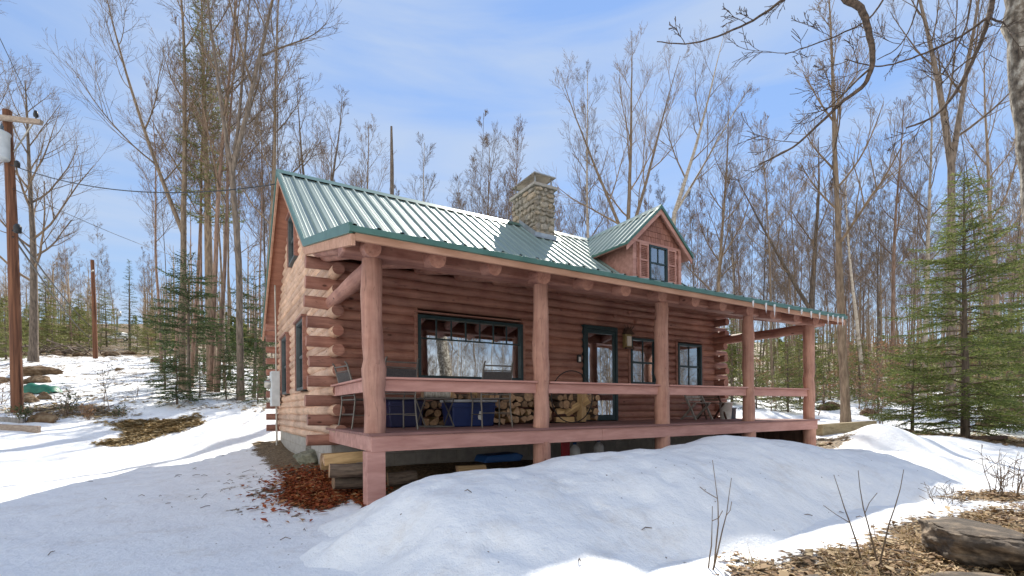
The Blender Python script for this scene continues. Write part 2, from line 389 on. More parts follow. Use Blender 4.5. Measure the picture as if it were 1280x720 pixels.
def axis(a0, a1, fine0, fine1, st, grow=1.09):
    c = list(np.arange(fine0, fine1 + st / 2, st)); s = st; p = c[-1]
    while p < a1: s *= grow; p += s; c.append(p)
    s = st; p = c[0]; lo = []
    while p > a0: s *= grow; p -= s; lo.append(p)
    return np.array(lo[::-1] + c)
def heightfield(name, xs, ys, zf, mat, attr=None, keep=None):
    Xg, Yg = np.meshgrid(xs, ys); Z = zf(Xg, Yg); nx, ny = len(xs), len(ys)
    co = np.stack([Xg, Yg, Z], -1).reshape(-1, 3)
    idx = np.arange(nx * ny).reshape(ny, nx)
    q = np.stack([idx[:-1, :-1], idx[:-1, 1:], idx[1:, 1:], idx[1:, :-1]], -1).reshape(-1, 4)
    if keep is not None:
        k = keep(Xg, Yg, Z).reshape(-1); q = q[k[q].any(1)]
        used = np.unique(q); remap = np.full(len(co), -1); remap[used] = np.arange(len(used)); co = co[used]; q = remap[q]
    me = bpy.data.meshes.new(name); me.from_pydata(co.tolist(), [], q.tolist()); me.materials.append(mat)
    me.polygons.foreach_set('use_smooth', np.ones(len(q), bool))
    if attr:
        a = me.attributes.new('bare', 'FLOAT', 'POINT'); a.data.foreach_set('value', attr(co[:, 0], co[:, 1]).astype(np.float32))
    me.update(); o = bpy.data.objects.new(name, me); link(o); return o
def snow_mat(name, litter=True):
    m, N, b = new_mat(name)
    co = N.n('ShaderNodeTexCoord').outputs['Object']
    n1 = N.n('ShaderNodeTexNoise', {'Vector': co, 'Scale': 1.6, 'Detail': 8, 'Roughness': .62}).outputs[0]
    n2 = N.n('ShaderNodeTexNoise', {'Vector': co, 'Scale': 9.0, 'Detail': 6, 'Roughness': .65}).outputs[0]
    n3 = N.n('ShaderNodeTexNoise', {'Vector': co, 'Scale': 60.0, 'Detail': 3, 'Roughness': .7}).outputs[0]
    lump = N.n('ShaderNodeTexVoronoi', {'Vector': co, 'Scale': 3.2, 'Randomness': 1.0}, feature='SMOOTH_F1').outputs[0]
    hs = N.math('ADD', N.math('ADD', N.math('MULTIPLY', n2, .8), N.math('MULTIPLY', n3, .18)), N.math('MULTIPLY', lump, .5))
    # old snow: slightly dirty in the hollows of its crust
    dirt = N.ramp(N.math('ADD', N.math('MULTIPLY', n1, .6), N.math('MULTIPLY', n2, .4)), [(.5, (.87, .88, .89)), (.62, (.8, .79, .78)), (.74, (.66, .61, .56))])
    specks = N.n('ShaderNodeTexVoronoi', {'Vector': co, 'Scale': 5.5}).outputs[0]
    dirt = N.mix(N.ramp(specks, [(.035, (1, 1, 1)), (.06, (0, 0, 0))]), dirt, (.16, .11, .07))
    col = dirt
    h = N.math('MULTIPLY', hs, .05)
    if litter:
        at_ = N.n('ShaderNodeAttribute', attribute_name='bare').outputs['Fac']
        f = N.math('ADD', at_, N.math('ADD', N.math('MULTIPLY', N.math('SUBTRACT', n2, .5), 1.3), N.math('MULTIPLY', N.math('SUBTRACT', n1, .5), 1.2)))
        fac = N.ramp(f, [(.44, (0, 0, 0)), (.54, (1, 1, 1))])
        vo = N.n('ShaderNodeTexVoronoi', {'Vector': co, 'Scale': 26.0})
        lc = N.ramp(vo.outputs['Color'], [(.1, (.055, .035, .02)), (.4, (.15, .095, .05)), (.7, (.26, .18, .1)), (.95, (.4, .3, .18))])
        lc = N.mix(N.math('MULTIPLY', n1, .6), lc, (.12, .09, .045))
        col = N.mix(fac, dirt, lc)
        h = N.math('MULTIPLY_ADD', fac, -.03, N.math('ADD', h, N.math('MULTIPLY', N.math('MULTIPLY', vo.outputs[0], fac), .05)))
    N.link(col, b.inputs['Base Color'])
    b.inputs['Roughness'].default_value = .65; b.inputs['Specular IOR Level'].default_value = .2
    N.link(N.n('ShaderNodeBump', {'Height': h, 'Strength': .8, 'Distance': 1.0}).outputs[0], b.inputs['Normal'])
    return m
m_ground = snow_mat('snow_and_leaf_litter'); m_snow = snow_mat('heaped_snow', False)
gx = axis(-420, 420, -8, 19, .1); gy = axis(-300, 420, -1.5, 20, .1)
tag(heightfield('snowy_ground', gx, gy, ground, m_ground, bare), kind='structure')
# the long bank that slid off the roof, lying along the porch
BT = np.array([(.1, -1.45), (.5, -1.3), (.85, -1.12), (1.05, -.98), (1.25, -.85), (1.5, -.73), (1.9, -.64), (2.35, -.585), (3.15, -.55), (4.0, -.525), (5.0, -.505), (5.7, -.46), (6.4, -.385), (7.0, -.405), (7.7, -.49), (8.2, -.6), (8.9, -.7), (9.8, -.75), (10.8, -.8), (11.8, -.88), (12.8, -1.02), (13.8, -1.3)])
_rp = random.Random(91)
PITS = [(_rp.uniform(1, 9.5), _rp.uniform(2.2, 4.3), _rp.uniform(.05, .13), _rp.uniform(.012, .045)) for _ in range(110)]
for k_ in range(9): PITS.append((7.5 - .62 * k_ * .8 + _rp.uniform(-.06, .06), 2.75 + .09 * k_ + (.11 if k_ % 2 else -.11), .12, .06))
def bank(x, y):
    g = ground(x, y)
    xw = x + np.clip(2.2 - x, 0, 1) * (fbm(y * 1.6 + 40, x * 1.2, 3) * .35 - .16)
    top = np.interp(xw, BT[:, 0], BT[:, 1]) + fbm(x * 1.4, y * .8 + 3, 3) * .05
    yc = 4.45 + .12 * np.sin(x * 1.3) + fbm(x * .8, x * 0 + 2, 2) * .15
    d = yc - y; fw = 1.95 + .5 * fbm(x * .6 + 7, y * 0 + 1, 2) - .5 * np.clip((1.6 - x) / 1.3, 0, 1)
    s = np.where(d > 0, np.clip(1 - np.abs(d / fw) ** 1.55, 0, 1) ** .9, np.clip(1 - np.abs(d / 1.25) ** 2.0, 0, 1))
    s = np.where(d > 0, sstep(-.05, 1.0, s) * .35 + s * .65, s)
    lump = fbm(x * 1.1 + 4, y * 1.1, 3) * .05 + fbm(x * 4.2, y * 4.2 + 8, 3) * .022 - .035 * np.clip(fbm(x * 3.1 + 30, y * 3.1, 2) - .28, 0, 1)
    for px_, py_, pr, pd in PITS:
        lump = lump - pd * np.exp(-((x - px_) ** 2 + ((y - py_) * 1.25) ** 2) / pr ** 2)
    return g - .03 + np.clip(top - g, -.05, 3) * s + lump * np.clip(s * 3, 0, 1)
tag(heightfield('snow_bank', np.arange(.2, 14, .05), np.arange(1.3, 6.0, .05), bank, m_snow, keep=lambda x, y, z: z > ground(x, y) - .02), kind='structure')
def top_z(x, y):
    g = gz(x, y)
    if .3 < x < 13.9 and 1.4 < y < 5.9: g = max(g, float(bank(np.array([x]), np.array([y]))[0]))
    return g

# ------------------------------------------------------------------ cabin
cabin = thing('log_cabin', 'red-brown log cabin with green metal roof, stone chimney, dormer and full-width porch', 'cabin', (6.55, 8.3, -1.1))
FX0, FX1, FY, BY = 1.6, 11.5, 8.3, 15.6          # outer faces
RY, RZ, KY, KZ, EY, EZ = 12.1, 5.37, 8.44, 2.71, 5.36, 1.97   # ridge, slope break, eave
RX0, RX1 = 1.28, 11.76
SM = (RZ - KZ) / (RY - KY); SP = (KZ - EZ) / (KY - EY)
BEY = RY + (RZ - 2.3) / SM
LR, PITCH = .094, .158
def wob(p, a=.006): return (p[0] + R.uniform(-a, a), p[1] + R.uniform(-a, a), p[2] + R.uniform(-a, a))
def log(mb, a, b, r=LR, n=14, bumps=.008, mi=0, capmi=None):
    a, b = V(a), V(b); L = (b - a).length; k = max(2, int(L / .45) + 1)
    pts = [wob(a.lerp(b, i / k), .007) for i in range(k + 1)]
    mb.tube(pts, [r + R.uniform(-bumps, bumps) for _ in range(k + 1)], n, mi, True, capmi)
OPEN_F = [(3.11, 5.31, .55, 1.71), (6.86, 7.84, -.3, 1.83), (8.25, 9.15, .52, 1.67), (9.86, 10.8, .5, 1.64)]
OPEN_G = [(10.5, 11.5, .44, 1.88), (13.05, 14.1, .44, 1.88), (11.6, 12.6, 3.4, 4.5)]
def cut(a, b, z, ops):
    segs = [(a, b)]
    for o0, o1, z0, z1 in ops:
        if z + .05 > z0 and z - .05 < z1:
            ns = []
            for s0, s1 in segs:
                if o1 <= s0 or o0 >= s1: ns.append((s0, s1)); continue
                if o0 - s0 > .05: ns.append((s0, o0))
                if s1 - o1 > .05: ns.append((o1, s1))
            segs = ns
    return segs
fw, lw, rw, bw = MB(), MB(), MB(), MB()
yc, xl, xr, yb = FY + LR, FX0 + LR, FX1 - LR, BY - LR
k = 0; z = -.46
while z < RZ - .3:
    even = k % 2 == 0
    if z < 2.42:
        e = R.uniform(-.04, .04)
        for s0, s1 in cut(1.28 + e if even else xl + .06, 11.86 + e if even else xr - .06, z, OPEN_F): log(fw, (s0, yc, z), (s1, yc, z))
        log(bw, (1.3 if even else xl + .06, yb, z), (11.8 if even else xr - .06, yb, z), n=8)
    y0, y1 = (yc + .06, yb - .06) if even else (8.0 + R.uniform(-.05, .05), 15.9)
    if z < -.2: y0 -= .12 if not even else 0
    if z > 2.3:
        lim = (z + .17 - KZ) / SM + KY; y0 = max(lim, yc); y1 = min(2 * RY - lim, yb)
    if y1 - y0 > .2:
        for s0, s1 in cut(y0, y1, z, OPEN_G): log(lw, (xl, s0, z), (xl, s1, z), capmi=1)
        log(rw, (xr, y0, z), (xr, y1, z), n=10)
    z += PITCH; k += 1
# branch stubs left on the wall logs
for x, zz in ((8.24, 2.22), (7.79, 2.1), (8.46, 2.03)): fw.tube([(x, FY + .02, zz), (x - .01, FY - .05, zz - .005)], [.05, .042], 10)
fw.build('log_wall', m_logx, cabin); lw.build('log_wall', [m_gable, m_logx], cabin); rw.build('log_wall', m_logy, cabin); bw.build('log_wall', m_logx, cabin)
# room behind the windows
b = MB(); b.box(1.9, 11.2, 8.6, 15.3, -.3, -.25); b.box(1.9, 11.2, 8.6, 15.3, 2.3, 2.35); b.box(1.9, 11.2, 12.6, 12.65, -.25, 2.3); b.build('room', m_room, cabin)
# foundation: block walls with one vent opening on the left side
b = MB()
b.box(1.66, 11.45, 8.42, 8.6, -1.6, -.53); b.box(1.66, 11.45, 15.3, 15.5, -1.6, -.53); b.box(11.3, 11.45, 8.6, 15.3, -1.6, -.53)
for y0, y1, z0, z1 in ((8.6, 10.35, -1.6, -.53), (11.05, 15.3, -1.6, -.53), (10.35, 11.05, -1.6, -.9)): b.box(1.66, 1.82, y0, y1, z0, z1)
fd = b.build('foundation', m_conc, cabin)
b = MB()
for kz in range(5):
    zz = -.75 - .2 * kz
    b.box(1.655, 1.664, 8.45, 15.4, zz - .005, zz + .005)
    b.box(1.7, 11.4, 8.414, 8.424, zz - .005, zz + .005)
    for j in range(24): b.box(1.7 + j * .4 + .2 * (kz % 2), 1.708 + j * .4 + .2 * (kz % 2), 8.414, 8.423, zz + .005, zz + .195)
b.build('mortar_joint', m_mortar, fd)

# --- metal roof
def ribbed(mb, x0, x1, top, bot, pitch=.26, rib=.034, axis='x', fixed=None, clip=None):
    (yt, zt), (yb_, zb) = top, bot
    d = V((0, yb_ - yt, zb - zt)).normalized(); nrm = V((0, -d.z, d.y)) if d.y < 0 else V((0, -d.z, d.y))
    if nrm.z < 0: nrm = -nrm
    xs = []
    n = int(round((x1 - x0) / pitch)); p = (x1 - x0) / n
    for i in range(n):
        a = x0 + i * p
        for fx, h in ((0, 0), (.02, rib), (.05, rib), (.07, 0), (.105, .0), (.115, .0035), (.13, .0035), (.14, 0), (.175, 0), (.185, .0035), (.2, .0035), (.21, 0)):
            xs.append((a + fx / .26 * p, h))
    xs.append((x1, 0))
    vs = [V((x, yt, zt)) + nrm * h for x, h in xs] + [V((x, yb_, zb)) + nrm * h for x, h in xs]
    m = len(xs)
    mb.add(vs, [(i, i + 1, m + i + 1, m + i) for i in range(m - 1)])
b = MB(); ribbed(b, RX0, RX1, (RY, RZ), (KY, KZ)); ribbed(b, RX0, RX1, (RY, RZ), (BEY, 2.3)); roof = b.build('roof', m_roof, cabin)
b = MB(); ribbed(b, RX0, RX1, (KY, KZ + .002), (EY, EZ)); b.build('porch_roof', m_roof, cabin)
b = MB(); b.prism([(RX0 - .02, RY - .2, RZ - .2 * SM + .045), (RX0 - .02, RY, RZ + .06), (RX0 - .02, RY + .2, RZ - .2 * SM + .045), (RX0 - .02, RY, RZ + .035)], (RX1 - RX0 + .04, 0, 0)); b.build('ridge_cap', m_greentrim, roof)
def yz_band(mb, x0, x1, pts, up, dn, mi=0):
    """band along a polyline in YZ, from `up` above to `dn` below it"""
    for (ya, za), (yb_, zb) in zip(pts[:-1], pts[1:]):
        mb.prism([(x0, ya, za + up), (x0, yb_, zb + up), (x0, yb_, zb - dn), (x0, ya, za - dn)], (x1 - x0, 0, 0), mi)
RK = [(EY, EZ), (KY, KZ), (RY, RZ), (BEY, 2.3)]
b = MB(); yz_band(b, RX0 - .03, RX0 + .012, RK, .045, .075); yz_band(b, RX1 - .012, RX1 + .03, RK, .045, .075)
b.box(RX0 - .03, RX1 + .03, EY - .035, EY + .004, EZ - .062, EZ + .004); b.build('metal_edge_trim', m_greentrim, cabin, bevel=.004)
b = MB(); yz_band(b, RX0 - .005, RX0 + .04, RK, -.075, .2); yz_band(b, RX1 - .04, RX1 + .005, RK, -.075, .2)
b.box(RX0 + .04, RX1 - .04, EY, EY + .04, EZ - .14, EZ - .045); b.build('rake_board', m_trimwood, cabin, bevel=.004)
b = MB()
def soff(pa, pb, n, x0, x1):
    for i in range(n):
        t0, t1 = i / n, (i + .97) / n
        q = [(pa[0] + (pb[0] - pa[0]) * t, pa[1] + (pb[1] - pa[1]) * t) for t in (t0, t1)]
        b.prism([(x0, q[0][0], q[0][1] - .03), (x0, q[1][0], q[1][1] - .03), (x0, q[1][0], q[1][1] - .06), (x0, q[0][0], q[0][1] - .06)], (x1 - x0, 0, 0))
soff((EY + .05, EZ + .05 * SP), (KY, KZ), 20, RX0 + .05, RX1 - .05); soff((KY, KZ), (RY, RZ), 26, RX0 + .05, RX1 - .05); soff((RY, RZ), (BEY, 2.3), 26, RX0 + .05, RX1 - .05)
b.build('soffit', m_soffit, cabin)
# --- porch log frame
PX = [1.655, 4.13, 6.68, 9.17, 11.41]; PY = 5.95
for i, x in enumerate(PX):
    b = MB(); r0 = [.125, .114, .116, .112, .118][i]; zs = [-.27, .0, .25, .5, .62, .8, 1.1, 1.4, 1.7, 1.86]
    rr = [r0 * 1.0 + R.uniform(-.008, .008) - .012 * t for t in range(0, 1)] and [r0 * (1.04 - .1 * (q / 9)) + R.uniform(-.011, .011) for q in range(10)]
    if i == 0: rr[3] += .02; rr[2] += .006
    if i == 4: rr = [r0 * (1.0 - .02 * q / 9) + R.uniform(-.006, .006) for q in range(10)]
    b.tube([(x + R.uniform(-.012, .012) + (.02 * (1.8 - zz) / 2 if i == 0 else 0), PY + R.uniform(-.01, .01), zz) for zz in zs], rr, 20)
    b.build('porch_post', m_logz, cabin)
    b = MB(); g = gz(x, PY) - .25
    if i == 0: b.box(x - .1, x + .115, PY - .11, PY + .1, g, -.49)
    else: b.tube([(x, PY, g), (x, PY, -.47)], [.135, .13], 18)
    b.build('pier', m_board if i == 0 else m_logz, cabin)
b = MB(); n = 24
for sgn in (1,):
    pts = [(1.285, 5.82), (11.86, 5.82)]
b.box(1.285, 6.55, 5.8, 6.08, 1.825, 2.045); b.box(6.553, 11.86, 5.805, 6.075, 1.827, 2.043); b.build('porch_beam', m_logx, cabin, bevel=.03)
for j in range(13):
    x = 1.57 + j * .785; b = MB()
    yb0 = 5.56 + R.uniform(-.03, .03); zc = lambda y: EZ + (y - EY) * SP - .175
    q = R.uniform(.098, .116)
    b.tube([(x, yb0, zc(yb0)), (x + R.uniform(-.02, .02), 6.9, zc(6.9)), (x, 8.3, zc(8.3))], [q, q * .97, q * .95], 16); b.build('rafter', m_logy, cabin)
b = MB(); b.tube([(1.41, 5.87, EZ + .51 * SP - .16), (1.42, 7, EZ + 1.64 * SP - .155), (1.42, 8.1, EZ + 2.74 * SP - .15)], .085, 12); b.build('rafter', m_logy, cabin)
for x in (1.665, 11.42):
    b = MB(); log(b, (x, 5.98, 1.76), (x, 8.32, 1.76), .105); b.build('tie_beam', m_logy, cabin)
# --- deck and rails
dk = MB(); y = 5.8; i = 0
while y < 8.4:
    dk.box(1.56 if y < 5.9 else 1.575, 11.57, y, min(y + .134, 8.42), -.3, -.268); y += .14
deck = dk.build('porch_deck', m_deck, cabin, bevel=.003)
b = MB()
for xa, xb in ((1.6, 5.196), (5.2, 8.797), (8.8, 11.53)): b.box(xa, xb, 5.83, 5.87, -.49 + R.uniform(-.002, .002), -.302)
b.box(1.6, 1.64, 5.872, 8.3, -.49, -.302); b.box(11.49, 11.53, 5.872, 8.3, -.49, -.302)
for x in (3, 4.4, 5.8, 7.2, 8.6, 10): b.box(x, x + .04, 5.88, 8.4, -.48, -.304)
b.build('skirt_board', m_board, deck, bevel=.004)
b = MB(); b.box(11.42, 11.45, 6.1, 8.4, -1.35, -.492); b.build('added_dark_panel', m_darkwood, deck)  # added dark sheet, shuts out the bright snow beyond the deck end
def rail(a, bb, ax):
    q = MB()
    if ax == 'x': q.box(a, bb, 5.925, 5.965, .238, .382)
    else: q.bar((1.655, a, .31), (1.655, bb, .31), .04, .144)
    r = q.build('porch_rail', m_board, cabin, bevel=.004); q = MB()
    if ax == 'x': q.box(a - .0, bb + .0, 5.875, 6.015, .384, .412)
    else: q.bar((1.655, a, .398), (1.655, bb, .398), .14, .028)
    q.build('rail_cap', m_board, r, bevel=.005)
for i in range(4): rail(PX[i] + .11, PX[i + 1] - .11, 'x')
rail(6.06, 8.1, 'y')
# --- windows and door on the front wall
def win_front(x0, x1, z0, z1, mx, mz, glass, trim=.055, curtain=None, name='window', frame_mat=m_frame, ymid=None):
    b = MB(); Y0, Y1 = FY - .035, FY + .12
    for a0, a1, c0, c1 in ((x0, x1, z1 - trim, z1), (x0, x1, z0, z0 + trim), (x0, x0 + trim, z0 + trim, z1 - trim), (x1 - trim, x1, z0 + trim, z1 - trim)):
        b.box(a0, a1, Y0, Y1, c0, c1, 0)
    for a in mx: b.box(a - .011, a + .011, Y0 + .045, Y0 + .085, a_z0 if False else (mz[0] if name == 'picture_window' else z0 + trim), z1 - trim, 0)
    for c in mz: b.box(x0 + trim, x1 - trim, Y0 + .04, Y0 + .09, c - (.012 if name == 'picture_window' else .024), c + (.012 if name == 'picture_window' else .024), 0)
    # wooden casing round the frame
    t = .06
    b.box(x0 - t, x0 - .002, FY - .02, FY + .1, z0 - .0, z1 + .03, 1); b.box(x1 + .002, x1 + t, FY - .02, FY + .1, z0, z1 + .03, 1)
    b.box(x0 - t, x1 + t, FY - .07, FY + .1, z1 + .032, z1 + .06, 1); b.box(x0 - t, x1 + t, FY - .05, FY + .1, z0 - .045, z0 - .002, 1)
    w = b.build(name, [frame_mat, m_logx], cabin, bevel=.004)
    p = MB(); p.box(x0 + trim, x1 - trim, Y0 + .062, Y0 + .068, z0 + trim, z1 - trim); p.build('pane', glass, w)
    return w
w = win_front(3.11, 5.31, .57, 1.7, [3.18 + i * .296 for i in range(1, 7)], [1.29], m_glass, name='picture_window')
# scalloped valance behind the big pane, pale hem and side drapes
b = MB(); n = 60; vs = []; x0, x1 = 3.18, 5.24
prev = None
for i in range(n + 1):
    t = i / n; x = x0 + (x1 - x0) * t; yy = FY + .17 + .012 * math.sin(t * 90); zl = 1.36 - .075 * abs(math.sin(t * math.pi * 5))
    cur = ((x, yy, 1.66), (x, yy, zl + .025), (x, yy, zl))
    if prev: b.quad(prev[0], prev[1], cur[1], cur[0], 0); b.quad(prev[1], prev[2], cur[2], cur[1], 1)
    prev = cur
for xa, xb in ((5.0, 5.25), (3.17, 3.24)):
    for i in range(8):
        a = xa + (xb - xa) * i / 8; c = xa + (xb - xa) * (i + 1) / 8
        b.quad((a, FY + .2 + .02 * (i % 2), .6), (c, FY + .2 + .02 * ((i + 1) % 2), .6), (c, FY + .2 + .02 * ((i + 1) % 2), 1.66), (a, FY + .2 + .02 * (i % 2), 1.66), 0)
b.build('curtain', [m_curtain, m_cream], w)
w = win_front(8.27, 9.13, .57, 1.65, [8.7], [1.08], m_glass2, frame_mat=m_frame)
w = win_front(9.88, 10.78, .53, 1.62, [10.33], [1.05], m_glass2, frame_mat=m_frame)
b = MB(); 
for i in range(6):
    a = 9.94 + i * .055; c = a + .055; b.quad((a, FY + .2 + .015 * (i % 2), .56), (c, FY + .2 + .015 * ((i + 1) % 2), .56), (c, FY + .2 + .015 * ((i + 1) % 2), 1.0), (a, FY + .2 + .015 * (i % 2), 1.0))
b.build('curtain', m_cream, w)
b = MB(); t = .055
b.box(6.86, 7.84, FY - .05, FY + .13, 1.75, 1.83); b.box(6.86, 6.92, FY - .05, FY + .13, -.266, 1.75); b.box(7.78, 7.84, FY - .05, FY + .13, -.266, 1.75)
fr = b.build('door_frame', m_frame, cabin, bevel=.004)
b = MB(); Y0, Y1 = FY - .03, FY + .01
b.box(6.923, 6.99, Y0, Y1, -.25, 1.745); b.box(7.71, 7.777, Y0, Y1, -.25, 1.745); b.box(6.99, 7.71, Y0, Y1, 1.66, 1.745); b.box(6.99, 7.71, Y0, Y1, -.25, -.13); b.box(6.99, 7.71, Y0 + .01, Y1 - .01, .455, .485)
door = b.build('storm_door', m_frame, cabin, bevel=.004)
b = MB(); b.box(6.99, 7.71, FY - .013, FY - .007, -.13, 1.66); b.build('pane', m_glass, door)
b = MB(); b.bar((7.6, Y0 - .05, .5), (7.74, Y0 - .05, .5), .02, .03); b.bar((7.74, Y0 - .05, .5), (7.74, Y0, .5), .02, .03); b.build('handle', m_iron, door)
b = MB(); b.box(6.93, 7.77, FY + .09, FY + .13, -.25, 1.74); b.build('inner_door', m_soffit, cabin)
# --- gable windows
def win_gable(y0, y1, z0, z1, mid):
    b = MB(); t = .06; X0, X1 = FX0 - .05, FX0 + .12
    b.box(X0, X1, y0, y1, z1 - t, z1); b.box(X0, X1, y0, y1, z0, z0 + t); b.box(X0, X1, y0, y0 + t, z0 + t, z1 - t); b.box(X0, X1, y1 - t, y1, z0 + t, z1 - t)
    b.box(X0 + .05, X0 + .09, y0 + t, y1 - t, mid - .025, mid + .025)
    b.box(X0 - .05, X1, y0 - .08, y1 + .08, z1 + .003, z1 + .045, 1); b.box(X0 - .02, X1, y0 - .06, y0 - .003, z0, z1, 1); b.box(X0 - .02, X1, y1 + .003, y1 + .06, z0, z1, 1)
    w = b.build('window', [m_greytrim, m_logy], cabin, bevel=.004)
    p = MB(); p.box(X0 + .066, X0 + .074, y0 + t, y1 - t, z0 + t, z1 - t); p.build('pane', m_glass, w)
for a in ((10.5, 11.5, .44, 1.88, 1.15), (13.05, 14.1, .44, 1.88, 1.15), (11.6, 12.6, 3.4, 4.5, 3.95)): win_gable(*a)
# --- chimney of laid stones
CX0, CX1, CYA, CYB, CZ = 7.71, 8.39, 11.34, 12.55, 6.24
b = MB(); b.box(CX0 + .03, CX1 - .03, CYA + .03, CYB - .03, 4.2, CZ); ch = b.build('chimney', m_mortar, cabin)
b = MB()
def stones(o, ux, L, z0, z1, nrm):
    o, ux, nrm = V(o), V(ux), V(nrm); z = z0
    while z < z1 - .03:
        h = min(R.uniform(.11, .23), z1 - z); s = 0
        while s < L - .03:
            wd = min(R.uniform(.13, .36), L - s)
            if L - s - wd < .07: wd = L - s
            d = R.uniform(.0, .03); g = .009; vs = []
            jit = lambda: R.uniform(-.024, .024)
            e_ = [R.uniform(.02, .055) for _ in range(4)]; ring = [(s + g + e_[0], z + g + e_[0] * .6), (s + wd / 2, z + g * .6), (s + wd - g - e_[1], z + g + e_[1] * .6), (s + wd - g * .6, z + h / 2), (s + wd - g - e_[2], z + h - g - e_[2] * .6), (s + wd / 2, z + h - g * .6), (s + g + e_[3], z + h - g - e_[3] * .6), (s + g * .6, z + h / 2)]
            for k_, (a, c) in enumerate(ring):
                vs.append(o + ux * (a + (jit() if 0.02 < a < L - .02 else 0)) + V((0, 0, c + jit())) - nrm * .04)
            cxx, cz_ = s + wd / 2, z + h / 2
            for dep, sc in ((d, .93), (d + .02, .7)):
                for a, c in ring: vs.append(o + ux * (cxx + (a - cxx) * sc + jit() * .4) + V((0, 0, cz_ + (c - cz_) * sc + jit() * .4)) + nrm * dep)
            fs = []
            for l in range(2):
                for i in range(8): fs.append((l * 8 + i, l * 8 + (i + 1) % 8, (l + 1) * 8 + (i + 1) % 8, (l + 1) * 8 + i))
            fs.append(tuple(range(16, 24)))
            b.add(vs, fs, 0, False); s += wd
        z += h
stones((CX0, CYA, 0), (1, 0, 0), CX1 - CX0, 4.5, CZ, (0, -1, 0)); stones((CX0, CYB, 0), (0, -1, 0), CYB - CYA, 4.5, CZ, (-1, 0, 0)); stones((CX1, CYA, 0), (0, 1, 0), CYB - CYA, 4.5, CZ, (1, 0, 0))
b.build('stonework', m_stone, ch)
b = MB(); b.box(CX0 - .07, CX1 + .07, CYA - .07, CYB + .07, CZ, CZ + .085); b.build('chimney_slab', m_slab, ch, bevel=.012)
b = MB()
zt = CZ + .085
for x in (CX0 + .06, CX1 - .06):
    for y in (CYA + .08, CYB - .12): b.bar((x, y, zt), (x, y, zt + .3), .035, .035, (1, 0, 0))
cxm, cym = (CX0 + CX1) / 2, (CYA + CYB) / 2
pk = (cxm, cym, zt + .47); cs = [(CX0 - .03, CYA - .03, zt + .29), (CX1 + .03, CYA - .03, zt + .29), (CX1 + .03, CYB + .0, zt + .29), (CX0 - .03, CYB, zt + .29)]
b.add(cs + [(cxm, CYA + .38, zt + .42), (cxm, CYB - .4, zt + .42)], [(0, 1, 4), (1, 2, 5, 4), (2, 3, 5), (3, 0, 4, 5)])
b.add([(c[0], c[1], c[2] - .03) for c in cs] + cs, [(0, 1, 5, 4), (1, 2, 6, 5), (2, 3, 7, 6), (3, 0, 4, 7)])
b.build('chimney_cap', m_galv, ch)
b = MB()
mz = lambda y: KZ + (y - KY) * SM
b.prism([(CX0 - .1, CYA - .14, mz(CYA - .14) + .045), (CX1 + .1, CYA - .14, mz(CYA - .14) + .045), (CX1 + .1, CYA, mz(CYA) + .05), (CX0 - .1, CYA, mz(CYA) + .05)], (0, 0, .015))
b.box(CX0 - .03, CX1 + .03, CYA - .045, CYA - .035, mz(CYA) - .1, mz(CYA) + .12)
b.prism([(CX0 - .046, CYA - .04, mz(CYA) - .05), (CX0 - .046, RY, RZ - .05), (CX0 - .046, RY, RZ + .16), (CX0 - .046, CYA - .04, mz(CYA) + .14)], (.012, 0, 0))
b.build('chimney_flashing', m_flash, ch)
# --- dormer
DX, DW, DZ, DF, DE = 10.2, 1.23, 5.36, 9.06, 4.22
yE = KY + (DE - KZ) / SM; yR = KY + (DZ - KZ) / SM
FYD = 9.22; dx0, dx1 = 9.3, 11.1
b = MB()
b.prism([(dx0, FYD, 3.1), (dx1, FYD, 3.1), (dx1, FYD, 4.42), (DX, FYD, 5.24), (dx0, FYD, 4.42)], (0, .08, 0))
for x, s in ((dx0, 1), (dx1, -1)):
    b.prism([(x, FYD + .08, 3.1), (x, FYD + .08, 4.36), (x, KY + (4.36 - KZ) / SM, 4.36), (x, KY + (3.1 - KZ) / SM + .5, 3.4)], (s * .06, 0, 0))
dw = b.build('dormer_wall', m_board, cabin)
b = MB(); z = 3.2; row = 0
while z < 5.2:
    half = 9.9 if z < 4.3 else None
    hw = (5.17 - z) / (5.24 - 4.42) * .9 if z > 4.36 else .9
    x = DX - hw + (row % 2) * .0 + .0
    while x < DX + hw - .02:
        wd = min(R.uniform(.13, .22), DX + hw - x)
        if z > 4.36 or abs(x + wd / 2 - DX) > .74:
            d = R.uniform(.018, .028)
            b.add([(x + .004, FYD - d, z), (x + wd - .004, FYD - d, z), (x + wd - .004, FYD - .006, z + .165), (x + .004, FYD - .006, z + .165), (x + .004, FYD, z), (x + wd - .004, FYD, z), (x + wd - .004, FYD, z + .165), (x + .004, FYD, z + .165)],
                  [(0, 1, 2, 3), (0, 4, 5, 1), (0, 3, 7, 4), (1, 5, 6, 2)])
        x += wd
    z += .15; row += 1
b.build('shingles', m_shake, dw)
b = MB(); wz0, wz1 = 3.38, 4.32; wx0, wx1 = 9.86, 10.54
t = .05
b.box(wx0, wx1, FYD - .07, FYD - .003, wz1 - t, wz1); b.box(wx0, wx1, FYD - .07, FYD - .003, wz0, wz0 + t); b.box(wx0, wx0 + t, FYD - .07, FYD - .003, wz0 + t, wz1 - t); b.box(wx1 - t, wx1, FYD - .07, FYD - .003, wz0 + t, wz1 - t)
b.box((wx0 + wx1) / 2 - .01, (wx0 + wx1) / 2 + .01, FYD - .05, FYD - .015, 3.88, wz1 - t); b.box(wx0 + t, wx1 - t, FYD - .055, FYD - .012, 3.84, 3.88)
w = b.build('dormer_window', m_frame, cabin, bevel=.003)
p = MB(); p.box(wx0 + t, wx1 - t, FYD - .03, FYD - .024, wz0 + t, wz1 - t); p.build('pane', m_glass2, w)
